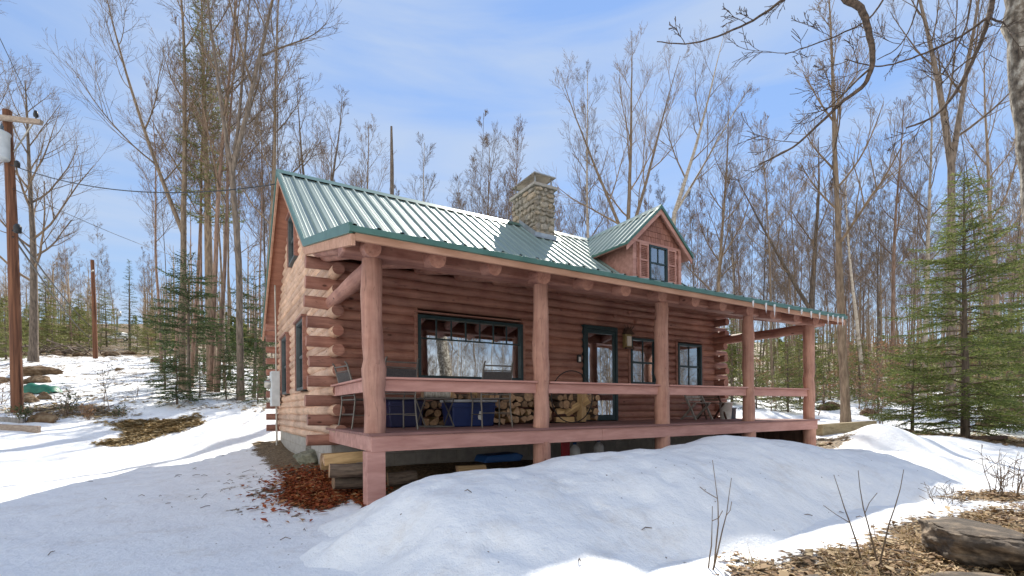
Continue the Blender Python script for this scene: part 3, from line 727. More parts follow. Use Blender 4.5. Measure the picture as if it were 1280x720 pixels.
p = MB(); p.box(wx0 + t, wx1 - t, FYD - .011, FYD - .005, wz0 + t, wz1 - t); p.build('blind', m_greytrim, w)
for x0, x1 in ((9.5, 9.84), (10.56, 10.9)):
    b = MB(); t = .05
    b.box(x0, x0 + t, FYD - .055, FYD - .003, 3.4, 4.32); b.box(x1 - t, x1, FYD - .055, FYD - .003, 3.4, 4.32)
    for zz in (3.4, 3.86, 4.27): b.box(x0 + t, x1 - t, FYD - .054, FYD - .004, zz, zz + t)
    for zz in np.arange(3.46, 4.26, .045):
        if abs(zz - 3.88) > .04: b.bar((x0 + t, FYD - .03, zz), (x1 - t, FYD - .03, zz), .035, .008, (0, -.7, .7))
    b.build('shutter', m_board, cabin)
b = MB(); b.box(dx0 - .02, dx0 + .09, FYD - .035, FYD - .002, 3.15, 4.4); b.box(dx1 - .09, dx1 + .02, FYD - .035, FYD - .002, 3.15, 4.4)
b.box(DX - .85, DX + .85, FYD - .04, FYD - .003, 4.33, 4.39); b.build('corner_board', m_board, dw)
def dorm_roof(mb):
    for s in (-1, 1):
        e = V((DX + s * DW, 0, DE)); rdg = V((DX, 0, DZ)); dd = (e - rdg)
        n_ = V((s * (DZ - DE), 0, DW)).normalized()
        ys = []; y = DF
        pts = []
        while y < yR - .02:
            for fy, h in ((0, 0), (.02, .03), (.05, .03), (.07, 0), (.11, 0), (.12, .005), (.14, .005), (.15, 0)):
                yy = y + fy
                if yy < yR - .01: pts.append((yy, h))
            y += .26
        pts.append((yR, 0))
        top, bot = [], []
        for yy, h in pts:
            tmax = 1.0 if yy <= yE else max(0.0, 1 - (yy - yE) / (yR - yE))
            top.append(rdg + V((0, yy, 0)) + n_ * h); bot.append(rdg + dd * tmax + V((0, yy, 0)) + n_ * h)
        m = len(pts)
        f = [(i, i + 1, m + i + 1, m + i) for i in range(m - 1)]
        mb.add(top + bot, f if s > 0 else [tuple(reversed(q)) for q in f])
b = MB(); dorm_roof(b); dr = b.build('dormer_roof', m_roof, cabin)
b = MB(); b.prism([(DX - .14, DF - .02, DZ - .1), (DX, DF - .02, DZ + .055), (DX + .14, DF - .02, DZ - .1), (DX, DF - .02, DZ + .03)], (0, yR - DF + .1, 0))
for s in (-1, 1):
    b.prism([(DX, DF - .03, DZ + .035), (DX + s * (DW + .02), DF - .03, DE + .025), (DX + s * (DW + .02), DF - .03, DE - .06), (DX, DF - .03, DZ - .055)], (0, .035, 0))
    b.prism([(DX + s * (DW - .02), DF, DE + .03), (DX + s * (DW + .03), DF, DE - .01), (DX + s * (DW + .03), DF, DE - .07), (DX + s * (DW - .02), DF, DE - .05)], (0, yE - DF - .08, 0))
b.build('metal_edge_trim', m_greentrim, dr)
b = MB()
for s in (-1, 1):
    b.prism([(DX, DF + .006, DZ - .06), (DX + s * DW, DF + .006, DE - .06), (DX + s * DW, DF + .006, DE - .2), (DX, DF + .006, DZ - .2)], (0, .04, 0))
    b.prism([(DX + s * .03, DF + .05, DZ - .075), (DX + s * DW, DF + .05, DE - .06), (DX + s * DW, DF + .05, DE - .09), (DX + s * .03, DF + .05, DZ - .105)], (0, yE - DF - .1, 0))
b.build('rake_board', m_board, dr)
# --- fittings on the walls
b = MB(); b.box(8.03, 8.23, FY - .1, FY - .0, 1.38, 1.7); lamp = b.build('wall_lantern', M('aged_brass', (.2, .14, .05), (.4, .31, .14), rough=.5, metallic=.3, scale=(30, 30, 8), bump=.4), cabin, bevel=.01)
b = MB(); b.prism([(7.99, FY - .16, 1.7), (8.27, FY - .16, 1.7), (8.13, FY - .1, 1.86)], (0, .14, 0)); b.build('lantern_roof', m_darkwood, lamp); b = MB(); b.box(8.0, 8.26, FY - .15, FY - .1, 1.36, 1.4); b.build('lantern_base', m_darkwood, lamp)
b = MB(); b.box(8.07, 8.19, FY - .125, FY - .104, 1.43, 1.65); b.build('lantern_glass', m_cream, lamp)
for i in range(4): pass
b = MB()
for dx in (-.12, -.03, .06, .14): b.tube([(8.13 + dx * .5, FY - .09, 1.78), (8.13 + dx, FY - .11, 1.85 + abs(dx) * .2), (8.13 + dx * 1.3, FY - .1, 1.92)], [.014, .011, .004], 6)
b.build('lantern_antler', m_darkwood, lamp)
b = MB(); b.box(6.69, 6.79, FY - .04, FY - .005, 1.0, 1.17, 0); b.box(6.71, 6.77, FY - .05, FY - .041, 1.02, 1.12, 1); b.build('thermometer', [m_iron, m_white], cabin, bevel=.003)
b = MB(); b.box(1.36, 1.57, 14.7, 15.1, .15, 1.1); mt = b.build('meter_box', m_tank, cabin, bevel=.01)
b = MB(); b.lathe((0, 0, 0), [(0, .16), (.09, .15), (.1, .02), (.1, 0)], 16)
for i_, p in enumerate(b.v): b.v[i_] = (1.36 - p[2], 14.9 + p[0], .75 + p[1])
b.build('meter', m_galv, mt)
b = MB(); b.tube([(1.5, 14.9, -1.0), (1.5, 14.9, .15)], .025, 8); b.tube([(1.5, 14.9, 1.1), (1.5, 14.9, 2.1), (1.46, 14.6, 3.4)], .02, 8); b.build('conduit', m_galv, mt)

# ------------------------------------------------------------------ icicles on the eave
for i, (x, L) in enumerate(((8.35, .1), (8.75, .17), (9.02, .22), (9.5, .12), (9.95, .09), (10.3, .14), (10.62, .12), (10.95, .22), (11.15, .1), (11.35, .2), (11.55, .22))):
    b = MB(); b.tube([(0, 0, .02), (0, 0, -L * .25), (.004, 0, -L * .6), (0, 0, -L)], [.02, .016, .009, .001], 8)
    o = b.build('icicle', m_ice); o.location = (x, EY - .045, EZ - .06)
    tag(o, 'clear white icicle hanging from the right half of the green porch eave', 'icicle', 'icicles along the porch eave')

# ------------------------------------------------------------------ things on the porch
ZD = -.268
def chair_metal(label, loc, rz):
    t = thing('patio_chair', label, 'chair', loc, 'metal chairs on the porch')
    T = V(loc); Rm = Matrix.Rotation(rz, 3, 'Z')
    P = lambda x, y, z: T + Rm @ V((x, y, z))
    w = .24
    for s in (-1, 1):
        b = MB(); b.tube([P(s * w, .22, 0), P(s * w * .98, .2, .2), P(s * w * .95, .19, .44)], .0125, 8); b.build('leg', m_tubes, t)
        b = MB(); b.tube([P(s * (w + .01), -.26, 0), P(s * w, -.22, .25), P(s * w, -.2, .44)], .0125, 8); b.build('leg', m_tubes, t)
    b = MB()
    for s in (-1, 1): b.tube([P(s * w, -.2, .44), P(s * w, -.24, .68), P(s * (w - .01), -.32, .96), P(s * (w - .012), -.35, .99)], .013, 8)
    b.tube([P(-w, -.31, .93), P(w, -.31, .93)], .011, 8); b.tube([P(-w, -.285, .86), P(w, -.285, .86)], .009, 8); b.tube([P(-w, -.21, .5), P(w, -.21, .5)], .01, 8)
    b.build('back_frame', m_tubes, t)
    b = MB(); b.prism([P(-w + .012, -.213, .52), P(w - .012, -.213, .52), P(w - .012, -.28, .845), P(-w + .012, -.28, .845)], Rm @ V((0, -.008, 0))); b.build('backrest', m_sling, t)
    b = MB(); b.prism([P(-w + .01, -.2, .425), P(w - .01, -.2, .425), P(w - .01, .2, .435), P(-w + .01, .2, .435)], (0, 0, .014)); b.build('seat', m_sling, t)
    b = MB(); b.tube([P(-w, .2, .44), P(w, .2, .44)], .012, 8); b.tube([P(-w, -.2, .44), P(w, -.2, .44)], .012, 8)
    for s in (-1, 1): b.tube([P(s * w, -.2, .44), P(s * w, .2, .44)], .012, 8); b.tube([P(s * w, -.225, .2), P(s * w, .2, .2)], .008, 6)
    b.tube([P(-w, -.21, .22), P(w, -.21, .22)], .008, 6); b.build('seat_frame', m_tubes, t)
    for s in (-1, 1):
        b = MB(); b.tube([P(s * w, -.24, .66), P(s * (w + .03), 0, .67), P(s * (w + .03), .18, .64), P(s * w, .2, .44)], .012, 8); b.build('armrest', m_tubes, t)
    return t
chair_metal('bronze metal chair behind the corner post, beside the dark navy tote', (2.2, 6.85, ZD), rad(4))
chair_metal('bronze metal chair seen against the big window, in front of the bright blue tote', (3.72, 6.75, ZD), rad(-6))
chair_metal('bronze metal chair nearest the log corner, left of the corner post', (1.95, 7.65, ZD), rad(-80))
def folding_stand(loc):
    t = thing('folding_stool', 'low folding stool with crossed metal legs in front of the stacked firewood', 'stool', loc)
    T = V(loc); w = .23
    for s in (-1, 1):
        for d in (-1, 1):
            b = MB(); b.tube([T + V((s * w, -d * .2, .01)), T + V((s * w, 0, .23)), T + V((s * w, d * .2, .44))], .011, 8); b.build('leg', m_tubes, t)
    b = MB()
    for y, z_ in ((-.2, .44), (.2, .44), (-.2, .02), (.2, .02)):
        b = MB(); b.tube([T + V((-w, y, z_)), T + V((w, y, z_))], .011, 8); b.build('crossbar', m_tubes, t)
    b = MB(); b.box(loc[0] - w + .012, loc[0] + w - .012, loc[1] - .2, loc[1] + .2, loc[2] + .445, loc[2] + .46); b.build('seat', m_sling, t)
folding_stand((2.93, 7.1, ZD))
def tote(label, x0, x1, y0, y1, h, body, lid, sticker=False):
    t = thing('storage_tote', label, 'storage box', ((x0 + x1) / 2, (y0 + y1) / 2, ZD))
    b = MB(); i = .035; z0, z1 = ZD + .003, ZD + h
    b.add([(x0 + i, y0 + i, z0), (x1 - i, y0 + i, z0), (x1 - i, y1 - i, z0), (x0 + i, y1 - i, z0), (x0, y0, z1), (x1, y0, z1), (x1, y1, z1), (x0, y1, z1)],
          [(3, 2, 1, 0), (4, 5, 6, 7), (0, 1, 5, 4), (1, 2, 6, 5), (2, 3, 7, 6), (3, 0, 4, 7)])
    b.build('tub', body, t, bevel=.02)
    b = MB(); b.box(x0 - .008, x1 + .008, y0 - .008, y1 + .008, z1 - .085, z1 - .06); b.build('rim', body, t, bevel=.006)
    b = MB(); b.box(x0 - .015, x1 + .015, y0 - .015, y1 + .015, z1 + .002, z1 + .045); b.build('lid', lid, t, bevel=.012)
    if sticker:
        xm = x0 + (x1 - x0) * .62; q = MB(); yy = y0 + .012
        q.prism([(xm - .03, yy, ZD + .12), (xm + .03, yy, ZD + .1), (xm + .035, yy, ZD + .16), (xm + .02, yy, ZD + .2), (xm + .03, yy, ZD + .24), (xm, yy, ZD + .25), (xm - .02, yy, ZD + .2), (xm - .035, yy, ZD + .17)], (0, -.006, 0)); q.build('sticker', m_white, t)
tote('bright blue plastic tote with grey lid and small white sticker in front of the firewood', 3.2, 3.99, 7.05, 7.5, .39, m_navy, m_greylid, True)
tote('dark navy plastic tote with dark lid just right of the corner post', 2.32, 2.9, 7.45, 7.95, .42, m_dnavy, m_dnavy)
def wood_chair(label, loc, rz, mat):
    t = thing('folding_chair', label, 'chair', loc, 'low slatted wooden chairs at the right end of the porch')
    T = V(loc); Rm = Matrix.Rotation(rz, 3, 'Z'); P = lambda x, y, z: T + Rm @ V((x, y, z)); up = Rm @ V((0, 1, 0))
    for s in (-1, 1):
        b = MB(); b.bar(P(s * .24, -.25, 0), P(s * .24, .12, .62), .025, .045, up); b.build('leg', mat, t)
        b = MB(); b.bar(P(s * .205, .26, 0), P(s * .205, -.2, .37), .025, .045, up); b.build('leg', mat, t)
    b = MB()
    for i in range(6): b.bar(P(-.23, -.2 + .075 * i, .385), P(.23, -.2 + .075 * i, .385), .06, .016)
    b.build('seat', mat, t)
    b = MB()
    for i in range(4):
        zz = .46 + .065 * i; yy = .12 * (zz - .0) / .62 - .25 + .25 * (zz / .62); b.bar(P(-.225, yy + .03, zz), P(.225, yy + .03, zz), .014, .05, (0, 0, 1))
    b.build('backrest', mat, t)
    b = MB(); b.bar(P(-.205, .17, .08), P(.205, .17, .08), .02, .03); b.build('stretcher', mat, t)
wood_chair('grey weathered folding chair with slatted back right of the middle post', (9.35, 7.35, ZD), rad(-8), m_oldwood)
wood_chair('dark brown folding chair beside the white bucket', (10.15, 7.55, ZD), rad(-25), m_darkwood)
def bucket(name, label, x, y, r0, r1, h, m):
    t = thing(name, label, 'bucket', (x, y, ZD)); b = MB()
    b.lathe((x, y, ZD), [(0, 0), (r0, 0), (r0 + .002, .01), (r1, h - .03), (r1 + .012, h - .03), (r1 + .012, h), (r1 - .008, h), (r0 - .01, .02), (0, .02)], 24); b.build('pail', m, t)
    b = MB(); b.tube([(x + r1 * math.cos(a), y - .01 - r1 * .5 * abs(math.sin(a)), ZD + h - .06 - .12 * math.sin(a)) for a in np.linspace(0, math.pi, 11)], .004, 6); b.build('handle', m_galv, t)
bucket('white_bucket', 'white plastic bucket with bail handle at the right end of the porch', 10.42, 7.35, .12, .15, .4, m_white)
bucket('metal_pail', 'small blue-grey metal pail beside the log corner of the wall', 10.95, 7.6, .13, .14, .27, m_bluegrey)

# --- firewood: split and round billets, each its own object
def billet(kind, L=.42):
    b = MB(); n = 12
    if kind < 3:
        r = [.062, .078, .052][kind]
        b.tube([wob((0, -L / 2 + L * i / 4, 0), .004) for i in range(5)], [r * R.uniform(.95, 1.06) for _ in range(5)], n, 0, True, 1)
    else:
        ang = [1.5, 2.2, 3.1, 1.2][kind - 3]; r = [.11, .095, .085, .125][kind - 3]
        arc = [(r * math.cos(ang * i / 5 - ang / 2 + math.pi / 2), r * math.sin(ang * i / 5 - ang / 2 + math.pi / 2)) for i in range(6)]
        cxx = sum(p[1] for p in arc) / 12
        ring = [(x, z - cxx) for x, z in arc] + [(R.uniform(-.01, .01), -cxx)]
        m_ = len(ring); ks = 4
        vs = [(x * R.uniform(.96, 1.04), -L / 2 + L * j / ks, z * R.uniform(.96, 1.04)) for j in range(ks + 1) for x, z in ring]
        fs = []; 
        for j in range(ks):
            for i in range(m_):
                b_ = j * m_; i2 = (i + 1) % m_; fs.append((b_ + i, b_ + m_ + i, b_ + m_ + i2, b_ + i2))
        b.add(vs, [f for q, f in enumerate(fs) if q % m_ < 5], 0, True); b.add(vs, [f for q, f in enumerate(fs) if q % m_ >= 5], 2)
        b.add(vs[:m_], [tuple(range(m_))], 1); b.add(vs[-m_:], [tuple(range(m_ - 1, -1, -1))], 1)
    return b
BM = [billet(k_) for k_ in range(7)]
BME = {}
def put_billet(kind, loc, rot, label, group, birch=False, name='firewood_log', L=1.0, cat='firewood'):
    key = (kind, birch)
    if key not in BME:
        o = BM[kind].build(name, [m_birchbark if birch else m_bark1, m_cut, m_split]); BME[key] = o.data
    else:
        o = bpy.data.objects.new(name, BME[key]); COL.objects.link(o)
    o.location = loc; o.rotation_euler = rot; q_ = R.uniform(.82, 1.22); o.scale = (q_ * R.uniform(.9, 1.1), L, q_ * R.uniform(.9, 1.1))
    return tag(o, label, cat, group)
for row in range(4):
    x = 2.98 + (row % 2) * .07
    while x < 5.55:
        kd = R.choice([0, 1, 3, 3, 4, 5, 6, 4, 6, 5, 3, 2])
        put_billet(kd, (x, 7.82 + R.uniform(-.04, .04), ZD + .085 + row * .135 + R.uniform(-.012, .012)), (R.uniform(-.04, .04), R.uniform(0, 6.28), R.uniform(-.05, .05)),
                   'cut billet in the long firewood stack under the big window', 'firewood stacked under the big window', R.random() < .12)
        x += R.uniform(.13, .165)
for row in range(4):
    x = 5.72
    while x < 6.75 - row * .03:
        if row < 2 and x < 6.35:
            put_billet(R.choice([3, 4, 6]), (x + .2, 7.72 + R.uniform(-.03, .03), ZD + .08 + row * .14), (R.uniform(-.1, .1), R.uniform(0, 6), math.pi / 2 + R.uniform(-.1, .1)), 'billet in the short firewood stack left of the storm door', 'firewood stacked left of the door'); x += .45
        else:
            put_billet(R.choice([0, 1, 1, 3, 4]), (x, 7.8 + R.uniform(-.05, .05), ZD + .085 + row * .135), (R.uniform(-.05, .05), R.uniform(0, 6.28), R.uniform(-.08, .08)), 'billet in the short firewood stack left of the storm door', 'firewood stacked left of the door'); x += R.uniform(.13, .16)
put_billet(3, (6.13, 7.46, .02), (rad(-62), 0, rad(-36)), 'pale split billet leaning upright against the short firewood stack', None, L=1.5)
put_billet(4, (6.05, 7.5, .05), (rad(-66), 1.0, rad(-30)), 'second narrower split billet leaning beside the pale one', None, L=1.3)
put_billet(1, (2.95, 7.1, ZD + .53), (0, 0, rad(84)), 'grey birch billet lying across the folding stool', None, True)
b = MB(); b.tube([(5.93 + .5 * math.cos(a), 7.5, .24 + .5 * math.sin(a)) for a in np.linspace(-math.pi / 2, 1.5 * math.pi, 41)], .011, 8)
b.tube([(5.7, 7.4, ZD + .01), (5.7, 8.0, ZD + .01)], .011, 8); b.tube([(6.16, 7.4, ZD + .01), (6.16, 8.0, ZD + .01)], .011, 8)
tag(b.build('firewood_hoop', m_iron), 'black metal hoop rack standing round the short firewood stack', 'wood rack')

# --- under the deck
for i, (k_, x, y, z, rz, L, lab) in enumerate(((6, 1.52, 6.9, -.62, 92, 1.25, 'pale split log on top of the pile under the porch corner'), (1, 1.55, 6.72, -.79, 86, 1.2, 'dark bark log in the middle of the pile under the porch corner'),
         (5, 1.5, 7.1, -.68, 95, 1.15, 'dark upper rear log of the pile under the porch corner'), (1, 1.6, 6.8, -.96, 90, 1.15, 'grey bottom log of the pile under the porch corner'), (1, 2.28, 6.75, -.95, 80, .95, 'rounded tan log lying under the deck right of the corner pier'),
         (4, 3.45, 6.9, -.9, 84, 1.1, 'pale log lying under the deck near the blue sled'))):
    o = put_billet(k_, (x, y, z), (0, R.uniform(0, 3), rad(rz)), lab, None, L=L); o.scale = (R.uniform(1.1, 1.5), L, R.uniform(1.0, 1.3)); o.rotation_euler = (R.uniform(-.08, .08), (2.6, .3, 1.2, -.4, .5, 2.7)[i], rad(rz))
b = MB(); b.prism([(3.6, 6.75, -.83), (4.25, 6.7, -.83), (4.32, 6.72, -.74), (4.2, 6.72, -.7), (3.66, 6.76, -.72)], (0, .4, 0)); tag(b.build('plastic_sled', m_bluetarp, bevel=.03), 'blue plastic sled stored on the ground under the deck', 'sled')
b = MB(); b.box(5.02, 5.2, 6.65, 6.68, -1.2, -.52); tag(b.build('red_board', m_redplastic, bevel=.01), 'upright bright red board stored under the deck behind the second pier', 'board')
def pail(x, y, z, lab):
    t = thing('plastic_jug', lab, 'jug', (x, y, z)); b = MB()
    b.lathe((x, y, z), [(0, 0), (.09, 0), (.095, .02), (.095, .2), (.05, .27), (.03, .28), (.03, .31), (0, .31)], 16); b.build('jug_body', m_white, t)
    b = MB(); b.lathe((x, y, z + .31), [(.034, -.02), (.034, .02), (0, .02)], 12); b.build('cap', m_bluetarp, t)
pail(5.5, 6.9, -.92, 'white plastic jug under the deck right of the red board'); pail(6.15, 7.0, -.9, 'second white jug under the deck, farther right towards the door')

# ------------------------------------------------------------------ rocks, timbers, steps
def rock(name, label, x, y, sx, sy, sz, seed, mat=m_rock, sink=.25, cat='rock', rz=0.0, flat=0.0):
    rr = random.Random(seed); o = rr.uniform(0, 50)
    bm = bmesh.new(); bmesh.ops.create_icosphere(bm, subdivisions=6 if mat is m_rock else 5, radius=1.0)
    D = np.array([tuple(v.co) for v in bm.verts]); Q = np.ones(len(D))
    for _ in range(18):
        pn = np.array([rr.gauss(0, 1), rr.gauss(0, 1), rr.gauss(0, .8)]); pn /= np.linalg.norm(pn); pd = rr.uniform(.58, .84)
        c = D @ pn; Q = np.where(c > .05, np.minimum(Q, pd / np.maximum(c, .05)), Q)
    n3 = fbm(D[:, 0] * 1.7 + D[:, 2] * .9 + o, D[:, 1] * 1.7 - D[:, 2] * 1.3 + o, 3); n4 = fbm(D[:, 0] * 7 + D[:, 2] * 5 + o, D[:, 1] * 7 - D[:, 2] * 6 + o, 4)
    lay = np.floor((D[:, 2] * 5 + n3 * 2.2)) % 2           # bedding steps round the sides
    P = D * (Q * (1 + .22 * n3 + .05 * n4 + .035 * lay * (np.abs(D[:, 2]) < .75)))[:, None]
    if flat: P[:, 2] = np.where(P[:, 2] > flat, flat + (P[:, 2] - flat) * .2, P[:, 2])
    for v, p in zip(bm.verts, P * np.array([sx, sy, sz])): v.co = p
    g = top_z(x, y)
    for f in bm.faces: f.smooth = True
    me = bpy.data.meshes.new(name); bm.to_mesh(me); bm.free(); me.materials.append(mat)
    ob = bpy.data.objects.new(name, me); link(ob)
    ob.location = (x, y, g + sz * (1 - 2 * sink) * .5); ob.rotation_euler = (0, 0, rz)
    return tag(ob, label, cat)
def rpos(px, py, z=-1.25):
    h = 512.07 - .00852 * (px - 640); w = -z * F0 / (py - h); return at(px, w)
x, y = rpos(1222, 700); rock('boulder', 'large dark flat-topped boulder at the bottom right corner', x + .16, y + .05, .54, .45, .36, 3, rz=.4, flat=.45)
x, y = rpos(1190, 722); rock('flat_rock', 'low flat grey rock in front of the dark boulder', x, y - .05, .42, .26, .1, 8, rz=-.3, flat=.3)
x, y = rpos(1285, 716); rock('small_rock', 'small tan rock at the very corner beside the dark boulder', x, y - .1, .17, .16, .12, 12)
x, y = rpos(1012, 726); rock('small_rock', 'small grey stone half buried in the leaf litter', x, y, .17, .12, .05, 21)
x, y = rpos(392, 580, -1.0); rock('mossy_rock', 'grey-green mossy rock against the foundation corner', x - .05, y, .3, .42, .24, 31, M('mossy_grey_rock', (.11, .11, .075), (.24, .23, .17), rough=.95, scale=(9, 9, 9), bump=.8, dist=.03), rz=.3)
for px, w, sx, sz, sd, lab in ((45, 26, 1.6, .5, 41, 'broad brown leaf-covered mound beyond the near utility pole'), (48, 22.5, .8, .45, 42, 'rusty brown rock above the green tarp'), (54, 14.2, .55, .3, 43, 'reddish brown rock behind the plank border'),
                               (55, 17.5, .45, .3, 44, 'small brown rock below the green tarp'), (150, 27, .35, .2, 45, 'small dark stone alone on the open snow'), (35, 16.8, .5, .35, 46, 'tan rock beside the near utility pole base'), (0, 23, 1.0, .4, 47, 'tan grassy mound at the left edge behind the near pole'),
                               (84, 20, .4, .1, 48, 'flat brown slab on the snow right of the green tarp'), (28, 40, 1.1, .6, 50, 'brown boulder at the top of the slope left of the far pole'), (75, 41, 1.0, .55, 51, 'brown boulder at the top of the slope under the brush pile'),
                               (140, 40, .8, .4, 52, 'brown boulder right of the second utility pole'), (163, 42, 1.0, .4, 53, 'low brown boulder below the parked truck'), (104, 42, .9, .45, 54, 'snow-edged boulder just left of the second pole'), (195, 33, .5, .3, 55, 'dark stone at the edge of the left woods')):
    x, y = at(px, w); rock('rock' if sx < 1 else 'boulder', lab, x, y, sx * .82, sx * .6, sz * .8, sd, m_rockmoss, rz=-.55, sink=.4)
for px, w, s, sd in ((1040, 24, .7, 61), (1085, 21, .5, 62), (1255, 20, .9, 63), (1232, 17, .4, 64), (1010, 28, .6, 65), (1130, 27, .8, 66)):
    x, y = at(px, w); rock('rock', ['low mossy rock in the snow behind the porch end', 'small rock right of the dark trunk by the porch', 'grey boulder in the snow right of the spruce', 'small stone just behind the spruce trunk', 'low rock seen under the porch rail', 'broad low rock left of the big spruce'][sd - 61], x, y, s, s * .8, s * .5, sd, m_rockmoss)
# steps at the porch end
t = thing('wooden_steps', 'two weathered wooden steps beside the last porch post', 'steps', (11.9, 6.9, -1.0)); b = MB(); b.box(11.6, 11.95, 6.35, 7.6, -.52, -.47); b.build('tread', m_timber, t, bevel=.006)
b = MB(); b.box(11.6, 12.3, 6.3, 7.6, -.74, -.68); b.build('tread', m_timber, t, bevel=.006)
b = MB(); b.box(11.62, 12.25, 6.42, 6.47, -1.1, -.742); b.box(11.62, 11.92, 6.42, 6.47, -.68, -.522); b.box(11.62, 12.25, 7.45, 7.5, -1.1, -.742); b.box(11.86, 11.92, 6.47, 7.45, -.678, -.522); b.build('stringer', m_timber, t, bevel=.004)
def timber(lab, a, bb, w, h, m=m_timber):
    g = MB(); g.bar(a, bb, w, h); return tag(g.build('landscape_timber', m, bevel=.015), lab, 'timber')
timber('thick squared timber edging the snow by the dark trunk', (13.4, 6.75, -.6), (15.9, 6.55, -.55), .2, .3)
timber('short timber lying in the leaves below the porch steps', (12.05, 6.0, -.93), (13.0, 6.25, -.86), .16, .14)
x0, y0 = at(-60, 12.8); x1, y1 = at(49, 13.0); timber('long brown plank bordering the bed at the left edge', (x0, y0, gz(x0, y0) + .04), (x1, y1, gz(x1, y1) + .08), .12, .2, m_arm)
x0, y0 = at(-60, 13.6); x1, y1 = at(30, 13.9); timber('darker plank behind the long brown border plank', (x0, y0, gz(x0, y0) + .06), (x1, y1, gz(x1, y1) + .06), .12, .14, m_oldwood)
x, y = at(1205, 13.4); timber('dark plank lying under the big spruce', (x - .2, y - .2, gz(x, y) + .04), (x + .9, y - .6, gz(x, y) + .05), .12, .1, m_darkwood)
# green tarp heap
x, y = at(52, 19.5); g = gz(x, y); b = MB(); L, Wd = .7, .34
vs = []; fs = []
for j in range(9):
    for i in range(17):
        u = i / 16 * 2 - 1; v = j / 8 * 2 - 1
        hh = (.34 - .08 * u) * (1 - abs(v) ** 3) * (1 - max(0, abs(u) - .72) / .28 * .9) + .03 * math.sin(9 * u + 3 * v)
        vs.append((u * L * CY + v * Wd * CX, -u * L * CX + v * Wd * CY, max(hh, -.06)))
fs = [(j * 17 + i, j * 17 + i + 1, (j + 1) * 17 + i + 1, (j + 1) * 17 + i) for j in range(8) for i in range(16)]
b.add(vs, fs, 0, True); o = b.build('tarp', m_greentarp); o.location = (x, y, g + .02); tag(o, 'green tarp draped over a low heap on the snow right of the near pole', 'tarp')

# ------------------------------------------------------------------ poles, wires, truck
def pix(px, py, w):
    x, y = at(px, w); return V((x, y, -(py - (512.07 - .00852 * (px - 640))) / F0 * w))
t = thing('utility_pole', 'near red-brown utility pole with crossarm and grey transformer at the left edge', 'utility pole', pix(22, 520, 15))
b = MB(); b.tube([pix(22, 535, 15), pix(20, 400, 15), pix(17, 270, 15), pix(12, 138, 15)], [.15, .14, .128, .11], 16); b.build('pole', m_pole, t)
b = MB(); b.bar(pix(-60, 139, 14.82), pix(55, 153, 14.75), .11, .14); b.build('crossarm', m_arm, t, bevel=.01)
b = MB(); b.bar(pix(20, 190, 14.8), pix(44, 155, 14.72), .03, .03); b.build('brace', m_galv, t)
c = pix(1, 198, 14.6); b = MB(); b.lathe(c, [(0, 0), (.24, 0), (.25, .04), (.25, .72), (.27, .74), (.27, .78), (.15, .84), (0, .86)], 24); tk = b.build('transformer', m_tank, t)
b = MB()
for dx in (-.1, .1): b.lathe(c + V((dx, -.1, .82)), [(.05, 0), (.05, .05), (.035, .07), (.05, .1), (.03, .14), (.015, .2), (0, .2)], 10)
b.build('bushing', m_bluegrey, tk)
b = MB(); q = pix(48, 150, 14.75); b.lathe(q, [(.02, 0), (.02, .08), (.06, .1), (.065, .16), (.05, .24), (.03, .28), (0, .29)], 12); b.build('insulator', m_iron, t)
q = pix(24, 205, 14.75); b = MB(); b.lathe(q, [(.0, -.1), (.07, -.09), (.07, .06), (.03, .1), (0, .1)], 10); b.build('bracket', m_iron, t)
q = pix(24, 286, 14.75); b = MB(); b.lathe(q, [(.0, -.14), (.09, -.12), (.1, .06), (.05, .14), (0, .14)], 10); b.build('bracket', m_iron, t)
t = thing('utility_pole', 'second slimmer orange-brown utility pole standing on the snowy slope', 'utility pole', pix(119, 450, 36))
b = MB(); b.tube([pix(120, 456, 36), pix(119, 390, 36), pix(117, 325, 36)], [.155, .14, .115], 12); b.build('pole', m_pole, t)
b = MB(); b.lathe(pix(117, 340, 35.8), [(0, 0), (.06, 0), (.08, .08), (.03, .16), (0, .16)], 8); b.build('insulator', m_galv, t)
t = thing('utility_pole', 'far pale grey utility pole above the parked truck', 'utility pole', pix(146, 424, 112))
b = MB(); b.tube([pix(146, 440, 112), pix(148, 386, 112)], [.24, .2], 8); b.build('pole', m_greypole, t)
b = MB(); b.lathe(pix(150, 395, 111.5), [(0, 0), (.4, 0), (.4, 1.0), (0, 1.1)], 10); b.build('transformer', m_tank, t)
def wire(lab, a, bb, sag, r=.012, n=16):
    pts = [V(a).lerp(V(bb), i / n) - V((0, 0, sag * 4 * (i / n) * (1 - i / n))) for i in range(n + 1)]
    g = MB(); g.tube(pts, r, 5); tag(g.build('power_line', m_iron), lab, 'cable', 'overhead cables')
wire('thick sagging black service cable from the near pole to the cabin gable', pix(16, 206, 14.9), (1.5, 12.0, 5.15), .5, .014)
wire('thin wire descending from the near pole to the right across the sky', pix(18, 236, 14.9), pix(290, 330, 60), .8, .012)
wire('upper of the two slack cables dropping from the near pole past the second pole', pix(18, 288, 14.9), pix(147, 398, 112), 3.2, .03)
wire('lower of the two slack cables dropping from the near pole past the second pole', pix(18, 296, 14.9), pix(147, 401, 112), 4.2, .03)
wire('faint high wire leaving the crossarm end up over the trees', pix(48, 142, 14.75), pix(48, 142, 14.75) + (pix(-40, -60, 9) - pix(48, 142, 14.75)) * 5, .3, .008)
p0 = pix(152, 427, 105); t = thing('pickup_truck', 'white pickup truck parked among the trees at the top of the slope', 'truck', p0)
m_wpaint = M('white_car_paint', (.6, .61, .63), (.68, .69, .7), rough=.3, bump=.0, spec=.5); m_dark = M('tyre_rubber', (.015, .015, .015), (.03, .03, .03), rough=.8)
